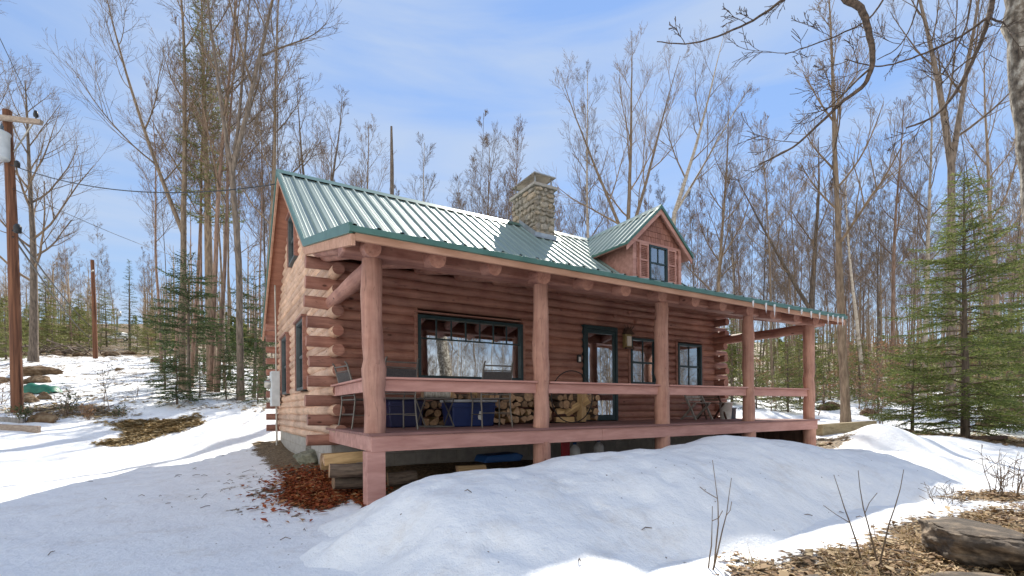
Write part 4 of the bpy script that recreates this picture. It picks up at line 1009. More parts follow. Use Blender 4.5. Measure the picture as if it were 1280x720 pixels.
m_cglass = M('truck_glass', (.03, .04, .05), (.05, .06, .07), rough=.1, spec=.6, bump=0)
rt = V((CY, -CX, 0)); fwd = V((CX, CY, 0))
def TP(u, v, z): return p0 + rt * u + fwd * v + V((0, 0, z))
b = MB(); prof = [(-2.7, .5), (-2.75, .85), (-2.55, 1.1), (-1.2, 1.2), (.9, 1.2), (.9, 1.15), (2.6, 1.15), (2.65, .55)]
b.prism([TP(u, -.9, z) for u, z in prof], fwd * 1.8); b.build('body', m_wpaint, t, bevel=.05)
b = MB(); b.prism([TP(u, -.8, z) for u, z in ((-1.3, 1.2), (-.6, 1.85), (.75, 1.88), (.9, 1.2))], fwd * 1.6); b.build('cab', m_wpaint, t, bevel=.05)
b = MB()
for a in (((-1.05, 1.25), (-.52, 1.76), (.0, 1.78), (.0, 1.25)), ((.08, 1.25), (.08, 1.78), (.62, 1.79), (.74, 1.25))): b.prism([TP(u, -.815, z) for u, z in a], fwd * .01)
b.build('window', m_cglass, t)
for u in (-1.75, 1.65):
    b = MB(); b.tube([TP(u, -.95, .4), TP(u, -.7, .4)], .4, 20); wh = b.build('wheel', m_dark, t)
    b = MB(); b.tube([TP(u, -.97, .4), TP(u, -.952, .4)], .22, 14); b.build('rim', m_galv, wh)
b = MB(); b.box(0, 1, 0, 1, 0, 1); b.v = [tuple(TP(-2.74 + x * .12, -.92 + y * .2, .82 + z * .16)) for x, y, z in b.v]; b.build('headlight', m_cglass, t)

# ------------------------------------------------------------------ trees
def rvec(r): return V((r.uniform(-1, 1), r.uniform(-1, 1), r.uniform(-1, 1)))
def grow(mb, r, p, d, L, r0, level, maxlev, up=.1, jit=.1, taper=.3, mintw=.0045):
    n = (8, 8, 5, 3, 2)[level]
    pts = [V(p)]; rads = [r0]; d = V(d).normalized()
    for i in range(n):
        d = (d + rvec(r) * jit + V((0, 0, up))).normalized()
        pts.append(pts[-1] + d * (L / n)); rads.append(max(mintw, r0 * (1 - (1 - taper) * (i + 1) / n)))
    mb.tube(pts, rads, (6, 5, 4, 3, 3)[min(level, 4)], 0, False)
    if level >= maxlev: return
    k = (0, 8, 5, 3, 2)[level] + r.randint(-1, 1)
    for i in range(max(k, 1)):
        t = .22 + .76 * (i + r.random()) / k; j = min(int(t * n), n - 1); f = t * n - j
        q = pts[j].lerp(pts[j + 1], f); td = (pts[j + 1] - pts[j]).normalized()
        side = td.cross(rvec(r)).normalized(); an = r.uniform(.4, .8)
        nd = td * math.cos(an) + side * math.sin(an)
        rr = max(mintw, (rads[j] * (1 - f) + rads[j + 1] * f) * r.uniform(.45, .65))
        grow(mb, r, q, nd, L * (1 - .4 * t) * r.uniform(.42, .72), rr, level + 1, maxlev, up, jit, taper, mintw)
def bare_tree(name, label, cat, group, seed, H, r0, first=.42, spread=.22, limbs=15, bark=0, stems=None, top=.12, maxlev=4, lowang=.9, wobble=.032, broken=False, mintw=.0042):
    """a leafless tree: trunk (with optional forks) and a crown of limbs, branches and twigs"""
    r = random.Random(seed); tr, cr = MB(), MB(); r0 *= .82
    paths = []
    def stem(p, d, L, ra, t0, n=12, endr=None):
        pts = [V(p)]; rads = [ra]; d = V(d).normalized(); lean = d.copy()
        for i in range(n):
            d = (d + rvec(r) * wobble + lean * .15 + V((0, 0, .05))).normalized()
            pts.append(pts[-1] + d * (L / n)); rads.append(max(.012, ra * (1 - (1 - (endr or top)) * ((i + 1) / n) ** 1.05)))
        paths.append((pts, rads, t0, L)); return pts, rads
    if not stems:
        stem((0, 0, -.3), (r.uniform(-.04, .04), r.uniform(-.04, .04), 1), H + .3, r0, first, 14)
    else:
        fk = stems[0]
        pts, rads = stem((0, 0, -.3), (0, 0, 1), fk * H + .3, r0, 9, 8, .72)
        for dx, dy, f, q in stems[1:]: stem(pts[-1] - V((0, 0, .1)), (dx, dy, 1), H * f, r0 * q, .12, 12, .1)
    if not broken:
        b_ = r0; 
    for pts, rads, t0, L in paths:
        rr = list(rads)
        if pts is paths[0][0]: rr[0] = rads[0] * 1.35
        tr.tube(pts, rr, 10, 0, broken)
        if t0 > 1: continue
        n = len(pts) - 1; nl = limbs if not stems else max(7, int(limbs * L / H))
        az = r.uniform(0, 6.28)
        for i in range(nl):
            t = t0 + (.985 - t0) * (i + r.random() * .8) / nl; j = min(int(t * n), n - 1); f = t * n - j
            q = pts[j].lerp(pts[j + 1], f); td = (pts[j + 1] - pts[j]).normalized(); az += 2.4 + r.uniform(-.5, .5)
            s_ = V((math.cos(az), math.sin(az), 0)); s_ = (s_ - td * s_.dot(td)).normalized()
            u = (t - t0) / (1 - t0); an = lowang * (1 - .5 * u) * r.uniform(.75, 1.15)
            Lb = H * spread * (1.05 - .75 * u) * r.uniform(.65, 1.25)
            rb = min((rads[j] * (1 - f) + rads[j + 1] * f) * r.uniform(.38, .6), .012 + Lb * .014)
            grow(cr, r, q, td * math.cos(an) + s_ * math.sin(an), Lb, rb, 1, maxlev, mintw=mintw)
    t = thing(name, label, cat, (0, 0, 0), group)
    tr.build('trunk', BARK[bark], t); cr.build('crown', TWIG[bark], t)
    return t
def needles(P, D, L, W, r, spread=.9, flat=.5):
    """one pointed leaf (triangle) per row of P along D"""
    n = len(P)
    rnd = r.normal(size=(n, 3)); rnd[:, 2] *= flat
    d = D + rnd * spread; d /= np.linalg.norm(d, axis=1, keepdims=True) + 1e-9
    s = np.cross(d, r.normal(size=(n, 3))); s /= np.linalg.norm(s, axis=1, keepdims=True) + 1e-9
    L = L * r.uniform(.6, 1.3, (n, 1)); a = P - s * W / 2; b = P + s * W / 2; c = P + d * L
    return np.stack([a, b, c], 1).reshape(-1, 3)
def conifer(name, label, cat, group, seed, H, Rb, leafmat, bark=2, whorl=.28, per=6, twigstep=.12, nl=.06, nw=.014, dens=3, base=.04, droop=.25, gap=.15, shape=.85, topr=.03):
    r = np.random.default_rng(seed); rr = random.Random(seed); tr = MB(); P, D = [], []
    k = 10; lean = (rr.uniform(-.02, .02), rr.uniform(-.02, .02))
    tp = [V((lean[0] * H * i / k + rr.uniform(-.02, .02), lean[1] * H * i / k + rr.uniform(-.02, .02), -.2 + (H + .2) * i / k)) for i in range(k + 1)]
    r0 = .012 * H + .02
    tr.tube(tp, [r0 * (1 - .93 * i / k) for i in range(k + 1)], 8, 0, False)
    t = thing(name, label, cat, (0, 0, 0), group)
    tr.build('trunk', BARK[bark], t); br = MB()
    z = base * H
    while z < H - .1:
        u = z / H; n = per if u < .9 else 4; a0 = rr.uniform(0, 6.28)
        for i in range(n):
            if rr.random() < gap: continue
            a = a0 + 6.28 * i / n + rr.uniform(-.35, .35); Lb = Rb * (1 - u) ** shape * rr.uniform(.7, 1.2) + topr
            if u < .12: Lb *= .8
            st = V((lean[0] * z, lean[1] * z, z + rr.uniform(-.16, .16))); m = 7; pts = [st]
            el = .45 - .5 * (1 - u) + rr.uniform(-.22, .22); dirh = V((math.cos(a), math.sin(a), 0))
            for j in range(m):
                tt = j / m; dz = el - droop * math.sin(tt * 2.4) + (.3 * tt * tt)
                pts.append(pts[-1] + (dirh + V((rr.uniform(-.16, .16), rr.uniform(-.16, .16), dz + rr.uniform(-.12, .12)))).normalized() * (Lb / m))
            br.tube(pts, [max(.003, .006 + .008 * Lb * (1 - q / m)) for q in range(m + 1)], 4, 0, False)
            ns = max(2, int(Lb / twigstep)); pa = np.array([tuple(p) for p in pts])
            for j in range(ns):
                tt = (.12 + .88 * (j + .5) / ns); x = tt * m; q = min(int(x), m - 1); f = x - q
                p0 = pa[q] * (1 - f) + pa[q + 1] * f; dd = pa[q + 1] - pa[q]; dd /= np.linalg.norm(dd)
                sd = np.array([-dirh.y, dirh.x, 0.]) * (1 if j % 2 else -1)
                Lt = min(.5 * Lb * (1 - tt) + .1, .55) * rr.uniform(.7, 1.2); td = dd * .75 + sd * .8 + np.array([0, 0, rr.uniform(-.22, .1)]); td /= np.linalg.norm(td)
                c = max(2, int(Lt / nl * dens)); s = np.linspace(.05, 1, c)[:, None] * Lt
                pp = p0 + td * s + np.array([0, 0, -.12]) * s * s / max(Lt, .1); P.append(pp); D.append(np.repeat(td[None], c, 0))
            c = max(3, int(Lb / nl * dens * .6)); s = np.linspace(.1, 1, c) * m
            q = np.minimum(s.astype(int), m - 1); f = (s - q)[:, None]; P.append(pa[q] * (1 - f) + pa[q + 1] * f); D.append(pa[q + 1] - pa[q])
        z += whorl * (1.1 - .45 * u) * rr.uniform(.8, 1.2)
    br.build('branches', TWIG[2 if bark == 2 else bark], t)
    np_mesh('crown', needles(np.concatenate(P), np.concatenate(D), nl, nw, r), 3, leafmat, t)
    return t
def set_tree(root, px, w, rz=None, s=1.0, label=None, tilt=(0, 0), first=False, dz=0.0, group=None):
    x, y = at(px, w); loc = (x, y, gz(x, y) - .08 + dz); rz = R.uniform(0, 6.28) if rz is None else rz
    if first: place(root, loc, rz, s, tilt); return root
    return dup(root, loc, rz, s, label, group, tilt)
YAW = math.atan2(CX, CY)        # turn a tree so that its own +X points to the viewer's right
RZ0 = -YAW
# --- the trees one can tell apart
set_tree(bare_tree('maple_tree', 'broad bare maple with wide crown just right of the near utility pole', 'tree', None, 101, 17.5, .3, .3, .36, 18, 2, lowang=1.1), 42, 31, RZ0, first=True)
set_tree(bare_tree('aspen_tree', 'tall bare aspen leaning left with a long bent limb, left of the left woods', 'tree', None, 102, 21, .19, .3, .2, 14, 0, stems=[.33, (-.42, .05, .62, .6), (-.04, .03, .68, .75)]), 229, 21, RZ0, first=True)
set_tree(bare_tree('forked_tree', 'tall dark tree forking high into a wide V left of the cabin roof', 'tree', None, 103, 21, .165, .3, .2, 15, 2, stems=[.42, (-.16, .05, .6, .62), (.3, .0, .6, .7), (.08, .12, .5, .5)]), 301, 19, RZ0, first=True, tilt=(.02, -.02))
set_tree(bare_tree('maple_tree', 'straight slender tree rising beside the left gable', 'tree', None, 104, 20, .14, .36, .2, 15, 0), 326, 20.5, RZ0, first=True)
set_tree(bare_tree('maple_tree', 'reddish slender tree in the middle of the left woods', 'tree', None, 105, 21, .145, .35, .19, 15, 3), 262, 21, RZ0, first=True)
set_tree(bare_tree('oak_tree', 'bare tree reaching in over the top left corner from outside the frame', 'tree', None, 106, 17, .25, .3, .32, 15, 0), -75, 17, RZ0, first=True)
set_tree(bare_tree('maple_tree', 'twin-stemmed bare tree directly behind the left end of the roof ridge', 'tree', None, 107, 16.5, .2, .3, .2, 14, 2, stems=[.36, (-.14, .0, .62, .7), (.1, .05, .6, .7)]), 402, 25, RZ0, first=True)
set_tree(bare_tree('maple_tree', 'airy bare tree behind the ridge left of the black dead snag', 'tree', None, 108, 15.5, .15, .34, .22, 14, 0), 470, 27, RZ0, first=True)
set_tree(bare_tree('birch_tree', 'pale thin birch behind the ridge right of the black dead snag', 'tree', None, 109, 15, .12, .34, .2, 13, 1), 528, 29, RZ0, first=True)
set_tree(bare_tree('maple_tree', 'bushy bare tree behind the ridge left of the chimney', 'tree', None, 110, 16, .16, .3, .3, 18, 0), 600, 31, RZ0, first=True)
set_tree(bare_tree('maple_tree', 'second bushy bare tree close to the left of the chimney', 'tree', None, 111, 14, .14, .3, .28, 16, 2), 630, 33, RZ0, first=True)
set_tree(bare_tree('aspen_tree', 'slim aspen between the chimney and the dormer', 'tree', None, 112, 19.5, .16, .45, .17, 12, 1), 742, 29, RZ0, first=True, tilt=(0, -.03))
set_tree(bare_tree('forked_tree', 'tall grey tree forking into spreading limbs above the dormer', 'tree', None, 113, 22, .25, .4, .2, 15, 0, stems=[.42, (-.38, .03, .5, .5), (.02, .0, .55, .62), (.34, .08, .55, .55)]), 790, 28, RZ0, first=True)
set_tree(bare_tree('aspen_tree', 'pale tree leaning right behind the dormer peak', 'tree', None, 114, 21.5, .21, .45, .19, 14, 1, stems=[.52, (.22, .0, .5, .7), (.55, .1, .44, .5)]), 826, 29, RZ0, first=True, tilt=(0, .09))
set_tree(bare_tree('maple_tree', 'full-crowned bare tree right of the dormer', 'tree', None, 115, 18.5, .19, .34, .24, 18, 0), 893, 31, RZ0, first=True)
set_tree(bare_tree('forked_tree', 'dark tree with one great left limb behind the right half of the porch roof', 'tree', None, 116, 17, .26, .4, .2, 14, 2, stems=[.33, (-.62, .05, .55, .6), (.03, 0, .62, .8)]), 1016, 30, RZ0, first=True)
set_tree(bare_tree('maple_tree', 'dark-trunked tree standing in the snow just beyond the porch end', 'tree', None, 117, 13.5, .17, .42, .2, 15, 0), 1057, 15.2, RZ0, first=True, tilt=(0, -.02))
set_tree(bare_tree('birch_tree', 'leaning white birch trunk behind the dark-trunked tree', 'tree', None, 118, 13, .15, .5, .18, 12, 1), 1082, 27, RZ0, first=True, tilt=(0, -.1))
set_tree(bare_tree('maple_tree', 'reddish-barked tree between the porch end and the big spruce', 'tree', None, 119, 17, .17, .45, .18, 14, 3), 1112, 28, RZ0, first=True)
set_tree(bare_tree('maple_tree', 'tall pale-trunked tree left of the big spruce', 'tree', None, 120, 19.5, .19, .42, .2, 15, 1), 1152, 29, RZ0, first=True)
set_tree(bare_tree('forked_tree', 'tall dark tree forking high above the big spruce', 'tree', None, 121, 20, .21, .4, .2, 14, 2, stems=[.52, (-.16, .0, .5, .75), (.22, .04, .5, .7)]), 1190, 20, RZ0, first=True)
set_tree(bare_tree('maple_tree', 'bare tree with steep limbs right of the big spruce', 'tree', None, 122, 18, .18, .4, .22, 15, 0), 1250, 24, RZ0, first=True)
# broken dead snag
r_ = random.Random(7); b = MB(); t = thing('dead_snag', 'bare black broken-topped snag sticking up behind the ridge', 'dead tree', (0, 0, 0))
b.tube([(r_.uniform(-.05, .05), r_.uniform(-.05, .05), z) for z in (-.3, 3, 6, 8, 9.3, 9.5, 11.5, 13.5)], [.24, .22, .2, .19, .17, .1, .09, .05], 9); b.build('trunk', BARK[2], t)
b = MB(); b.tube([(0, .08, 8.6), (.16, .1, 9.3), (.22, .12, 10.2)], [.1, .07, .01], 7); b.build('splinter', BARK[2], t); set_tree(t, 493, 24, 0, first=True)
# --- conifers
set_tree(conifer('spruce_tree', 'big see-through green spruce standing in the snow at the right', 'tree', None, 201, 7.9, 2.5, m_spruce, whorl=.26, per=6, twigstep=.055, nl=.07, nw=.02, dens=3.2, base=.05, gap=.2, shape=.72), 1206, 14, first=True)
set_tree(conifer('spruce_tree', 'dark spruce cut by the right edge beside the big one', 'tree', None, 202, 6.3, 2.2, m_spruce, whorl=.28, per=6, twigstep=.07, nl=.08, nw=.024, dens=2.6, gap=.15), 1290, 15, first=True)
set_tree(conifer('spruce_tree', 'low bushy spruce at the left foot of the big one', 'tree', None, 203, 2.9, 1.6, m_spruce, whorl=.22, per=6, twigstep=.06, nl=.07, nw=.022, dens=2.8, gap=.1), 1140, 15.5, first=True)
set_tree(conifer('white_pine', 'tall narrow pine with ragged tufted crown in the left woods', 'tree', None, 204, 18.5, 1.75, m_pine, bark=0, whorl=.45, per=5, twigstep=.13, nl=.17, nw=.032, dens=4.0, base=.4, droop=-.1, gap=.2, shape=.4), 266, 22, first=True)
set_tree(conifer('hemlock_tree', 'dark hemlock in front of the left woods', 'tree', None, 205, 5.6, 1.75, m_hemlock, whorl=.26, per=6, twigstep=.07, nl=.08, nw=.03, dens=3, base=.35, gap=.5, shape=.35), 236, 19.5, first=True)
set_tree(conifer('hemlock_tree', 'dark hemlock close behind the left rear corner of the cabin', 'tree', None, 206, 5.2, 1.5, m_hemlock, whorl=.28, per=6, twigstep=.08, nl=.09, nw=.03, dens=2.8, base=.25, gap=.5, shape=.35), 318, 20, first=True)
fs_ = conifer('fir_sapling', 'small dark green fir on the snow below the left woods', 'young fir', None, 207, 2.1, .95, m_hemlock, whorl=.16, per=7, twigstep=.05, nl=.06, nw=.022, dens=2.6, base=.02, gap=.08)
set_tree(fs_, 221, 17.2, first=True)
set_tree(conifer('spruce_tree', 'narrow far spruce standing alone left of the left woods', 'tree', None, 208, 9.5, 1.25, m_hemlock, whorl=.4, per=6, twigstep=.2, nl=.12, nw=.04, dens=2.4, base=.05, gap=.1, shape=.7), 163, 52, first=True)
yf = [conifer('fir_sapling', 'yellow-green young fir in the undergrowth of the woods', 'young fir', 'young firs in the woods', 210 + i, h, q, m_fir, whorl=.24, per=6, twigstep=.09, nl=.1, nw=.035, dens=2.4, base=.03, gap=.15, shape=.7) for i, (h, q) in enumerate(((2.6, 1.1), (3.6, 1.3), (4.8, 1.5)))]
df = conifer('fir_sapling', 'dark green young fir in the undergrowth of the left woods', 'young fir', 'dark young firs in the left woods', 215, 3.6, 1.2, m_hemlock, whorl=.26, per=6, twigstep=.1, nl=.1, nw=.035, dens=2.4, base=.05, gap=.15, shape=.7)
first = [True] * 3
for px, w, s in ((915, 27, 1.0), (945, 24, .9), (968, 30, 1.1), (985, 22, .7), (1000, 26, 1.0), (1030, 24, 1.1), (1038, 31, 1.2), (1075, 27, 1.0), (1098, 21, .8), (1118, 28, 1.2), (1160, 22, 1.0), (1180, 27, 1.3), (1225, 21, 1.0), (1262, 19, .8),
                 (880, 30, 1.1), (955, 36, 1.3), (1010, 38, 1.4), (1060, 36, 1.3), (1135, 36, 1.3), (1230, 32, 1.3), (1275, 28, 1.1), (20, 40, 1.2), (38, 46, 1.3), (66, 43, 1.2), (90, 46, 1.4), (112, 52, 1.5), (8, 33, .9), (134, 58, 1.4), (172, 48, 1.1), (186, 42, .9), (206, 33, .8), (-20, 38, 1.3), (60, 56, 1.7), (100, 62, 1.8), (195, 58, 1.6)):
    k_ = R.randrange(3)
    if first[k_]: first[k_] = False; set_tree(yf[k_], px, w, s=s, first=True)
    else: set_tree(yf[k_], px, w, s=s)
d1 = True
for px, w, s in ((206, 21, .8), (250, 18.5, .5), (283, 19, .6), (297, 21.5, .85), (322, 17.6, .45), (332, 19, .9), (275, 25, 1.0), (245, 27, 1.1)):
    set_tree(df, px, w, s=s, first=d1); d1 = False
# beech saplings that keep their dry leaves, and low brush
def sapling(name, label, cat, group, seed, H, stems, leaf=None, nleaf=0, spread=.35, bark=3, ll=.08):
    r = random.Random(seed); rn = np.random.default_rng(seed); tr = MB(); P, D = [], []
    for i in range(stems):
        d = V((r.uniform(-spread, spread), r.uniform(-spread, spread), 1)); p = V((r.uniform(-.12, .12), r.uniform(-.12, .12), -.05)); L = H * r.uniform(.6, 1)
        pts = [p]
        for j in range(6): d = (d + rvec(r) * .12).normalized(); pts.append(pts[-1] + d * (L / 6))
        rr = .004 + .0042 * H
        tr.tube(pts, [max(.0025, rr * (1 - .8 * j / 6)) for j in range(7)], 5, 0, False)
        for j in range(int(4 + 3 * H) if leaf or stems > 5 else 1):
            t = r.uniform(.25, .98) * 6; q = min(int(t), 5); b0 = pts[q].lerp(pts[q + 1], t - q); sd = (pts[q + 1] - pts[q]).normalized().cross(rvec(r)).normalized()
            Lb = L * .3 * (1.1 - t / 6) + .08; bd = ((pts[q + 1] - pts[q]).normalized() * .7 + sd).normalized(); e = b0 + bd * Lb + V((0, 0, .05 * Lb))
            tr.tube([b0, b0.lerp(e, .5) + rvec(r) * .02, e], [rr * .4, max(.003, rr * .3), .003], 4, 0, False)
            for _ in range(nleaf): P.append(tuple(b0.lerp(e, r.random()))); D.append(tuple(bd))
    t = thing(name, label, cat, (0, 0, 0), group); tr.build('stems', TWIG[bark], t)
    if leaf: np_mesh('leaves', needles(np.array(P), np.array(D), ll, ll * .5, rn, 1.2, 1.0), 3, leaf, t)
    return t
bs = [sapling('beech_sapling', 'young beech still holding dry tan leaves in the right woods', 'sapling', 'young beeches with dry leaves', 300 + i, h, n_, m_beech, 9) for i, (h, n_) in enumerate(((2.6, 3), (3.8, 4)))]
f2 = [True, True]
for px, w, s in ((1088, 19, 1.0), (1100, 17.5, .8), (1075, 24, 1.2), (1128, 20, 1.1), (940, 29, 1.2), (985, 27, 1.1), (1020, 21, .9), (1045, 29, 1.3), (1170, 19, 1.0), (1240, 22, 1.1), (1268, 20, .9), (905, 33, 1.4), (965, 22, .7), (1140, 26, 1.3), (1215, 27, 1.3), (1096, 32, 1.5), (1005, 32, 1.3), (40, 43, 1.2), (85, 50, 1.4), (25, 52, 1.5), (180, 50, 1.3)):
    k_ = R.randrange(2)
    set_tree(bs[k_], px, w, s=s, first=f2[k_]); f2[k_] = False
for px, w, H, n_, sd, lab, leaf in ((905, 3.82, 1.0, 3, 331, 'three bare twigs rising from the leaf litter left of centre at the bottom', None), (1105, 3.95, 1.2, 3, 332, 'tall forked twig rising from the leaf litter near the boulder', None),
                                    (1248, 6.6, .85, 8, 333, 'bare brown shrub at the right edge of the leaf litter', None), (1264, 7.0, .8, 7, 334, 'second thin bare shrub behind the first at the right edge', None), (1180, 6.2, .45, 7, 335, 'low wispy weeds beside the bare shrub on the snow', None),
                                    (85, 15.2, 1.15, 12, 336, 'leafy low shrub with dark sprigs right of the near pole', m_hemlock), (25, 13.9, .8, 12, 337, 'low dark evergreen brush at the foot of the near pole', m_hemlock), (135, 16.2, 1.9, 2, 338, 'slim sapling standing in the snow left of the brown patch', m_hemlock),
                                    (172, 17.5, 1.4, 2, 339, 'slim twiggy sapling right of the first in the snow', None), (2, 16, 1.3, 9, 340, 'rusty twiggy bush at the left edge', m_beech), (150, 15.6, .5, 7, 341, 'low dark sprigs behind the brown grass patch', m_hemlock), (112, 14.8, .7, 8, 342, 'low brush between the leafy shrub and the slim sapling', m_beech)):
    set_tree(sapling('shrub' if n_ > 3 else 'sapling', lab, 'shrub' if n_ > 3 else 'sapling', None, sd, H, n_, leaf, 5, .45 if n_ > 3 else .25, 3 if sd > 335 else 2, .06), px, w, first=True, rz=RZ0)
# brush pile at the top of the slope
x, y = at(72, 42); b = MB(); rr_ = random.Random(5)
for i in range(40):
    p = V((rr_.uniform(-3, 3), rr_.uniform(-1, 1), rr_.uniform(.1, .8))); d = V((rr_.uniform(-1, 1), rr_.uniform(-.3, .3), rr_.uniform(-.25, .35))).normalized()
    b.tube([p - d * rr_.uniform(.5, 1.6), p + rvec(rr_) * .1, p + d * rr_.uniform(.5, 1.6)], [.06, .05, .02], 5, 0, False)
o = b.build('brush_pile', BARK[2]); o.location = (x, y, gz(x, y)); o.rotation_euler = (0, 0, RZ0); tag(o, 'heap of cut dead branches at the top of the slope between the poles', 'brush pile')
x, y = at(1022, 4.9)
# --- woods: repeats of a few bare trees
KIND = [('maple_tree', 0, 'slender bare grey-brown tree'), ('birch_tree', 1, 'slender pale birch'), ('maple_tree', 2, 'slender dark bare tree'), ('maple_tree', 3, 'slender reddish-brown bare tree')]
PROTO = []
for i in range(12):
    nm, bk, lab = KIND[(0, 1, 2, 3, 0, 2, 3, 0, 3, 0, 2, 3)[i]]
    PROTO.append([bare_tree(nm, lab, 'tree', None, 400 + i, R.uniform(15, 18.5), R.uniform(.075, .12) * (.66 if i > 8 else 1), R.uniform(.38, .55), R.uniform(.15, .2) * (.7 if i > 8 else 1), R.randint(13, 17) - (5 if i > 8 else 0), bk, mintw=.0048), True, lab])
PTS = []
def scatter(n, p0, p1, w0, w1, where, hs, mind=1.3, ok=None):
    c = 0; tries = 0
    while c < n and tries < 4000:
        tries += 1; px = R.uniform(p0, p1); w = math.sqrt(R.uniform(w0 * w0, w1 * w1)); x, y = at(px, w)
        if ok and not ok(px, w, x, y): continue
        if any((x - a) ** 2 + (y - b_) ** 2 < mind ** 2 for a, b_ in PTS): continue
        if -1 < x < 15 and y < 19: continue
        PTS.append((x, y)); q = R.choice(PROTO[:12] + PROTO[9:12]); s = hs * R.uniform(.78, 1.12)
        lab = q[2] + ' in the woods ' + where; gp = lab.replace('slender ', '').replace(' tree', ' trees').replace('birch ', 'birches ')
        tl = (R.gauss(0, .025), R.gauss(0, .025))
        if q[1]: q[1] = False; set_tree(q[0], px, w, s=s, first=True, tilt=tl); q[0]['label'] = lab; q[0]['group'] = gp
        else: set_tree(q[0], px, w, s=s, label=lab, group=gp, tilt=tl)
        c += 1
scatter(18, 200, 345, 19, 38, 'left of the cabin', 1.12, 1.0)
scatter(22, -30, 205, 44, 75, 'beyond the snowy slope', .75)
scatter(46, 350, 700, 28, 58, 'behind the cabin roof', .94)
scatter(30, 690, 880, 31, 58, 'behind the chimney and dormer', .92)
scatter(112, 870, 1300, 20, 60, 'right of the cabin', .95, ok=lambda px, w, x, y: w > 28 or px > 1215)
# trees across the clearing behind the viewer, seen only in the panes
bushy = [bare_tree('maple_tree', 'low-branching bare tree', 'tree', None, 450 + i, 11, .1, .1, .3, 24, (0, 1, 3)[i]) for i in range(3)]
for q in bushy: PROTO.append([q, True, q['label']])
for k_ in range(54):
    ang = R.uniform(rad(-72), rad(-28)); dd = R.uniform(22, 56); x, y = 6 + dd * math.cos(ang), -dd * -math.sin(ang) * 1.0
    y = -abs(y) + 4
    q = PROTO[(12, 0, 13, 2, 14, 1)[k_ % 6]]; lab_ = q[2] + ' across the clearing, reflected in the panes'; args = ((x, y, gz(x, y) - R.uniform(0, 1.5)), R.uniform(0, 6), R.uniform(.6, .9))
    if q[1]: q[1] = False; place(q[0], *args); tag(q[0], lab_, None, 'bare trees reflected in the window panes')
    else: dup(q[0], *args, lab_, 'bare trees reflected in the window panes')
# far woods that read as one mass
b = MB(); rf = random.Random(77); FP, FD = [], []
for i in range(680):
    px = rf.uniform(-160, 1440); w = rf.uniform(58, 150); x, y = at(px, w); g = gz(x, y); H = rf.uniform(9, 15) * (.8 if px < 200 else 1)
    if px < 205 and w < 118 and 120 < px < 180: continue
    lx, ly = rf.uniform(-.04, .04) * H, rf.uniform(-.04, .04) * H
    b.tube([(x, y, g - .5), (x + lx * .5, y + ly * .5, g + H * .5), (x + lx, y + ly, g + H)], [.15, .1, .02], 4, 0, False)
    for k_ in range(16):
        t = rf.uniform(.35, .97); p = V((x + lx * t, y + ly * t, g + H * t)); a = rf.uniform(0, 6.28); L = H * .2 * (1.2 - t) * rf.uniform(.7, 1.3) + .4
        d = V((math.cos(a) * .7, math.sin(a) * .7, 1)).normalized(); e = p + d * L
        b.tube([p, e], [.035, .012], 3, 0, False)
        for _ in range(3):
            q = p.lerp(e, rf.uniform(.3, .9)); dd = (d + rvec(rf) * .7).normalized(); b.tube([q, q + dd * L * .55], [.02, .01], 3, 0, False)
nb_ = len(b.f)
o = b.build('far_woods', m_far); tag(o, 'mass of far bare trunks and twigs filling the wooded hillside behind everything', 'woods', kind='stuff')
rn = np.random.default_rng(9); vv = []
for i in range(260):
    px = rf.uniform(-160, 1440); w = rf.uniform(44, 150); x, y = at(px, w)
    if 118 < px < 200 and w < 125: continue
    H = rf.uniform(2.5, 7) * (1 if w > 70 else .7); g = gz(x, y); n = 260
    t = rn.random(n) ** .8; a = rn.uniform(0, 6.28, n); q = rn.random(n) ** .5 * (1 - t) * H * .26 + .1
    P = np.stack([x + np.cos(a) * q, y + np.sin(a) * q, g + .2 + t * H], 1); D = np.stack([np.cos(a), np.sin(a), np.full(n, -.15)], 1)
    vv.append(needles(P, D, .55, .3, rn, .4))
o = np_mesh('far_evergreens', np.concatenate(vv), 3, m_fir); tag(o, 'mass of small yellow-green evergreens scattered through the far woods', 'evergreens', kind='stuff')
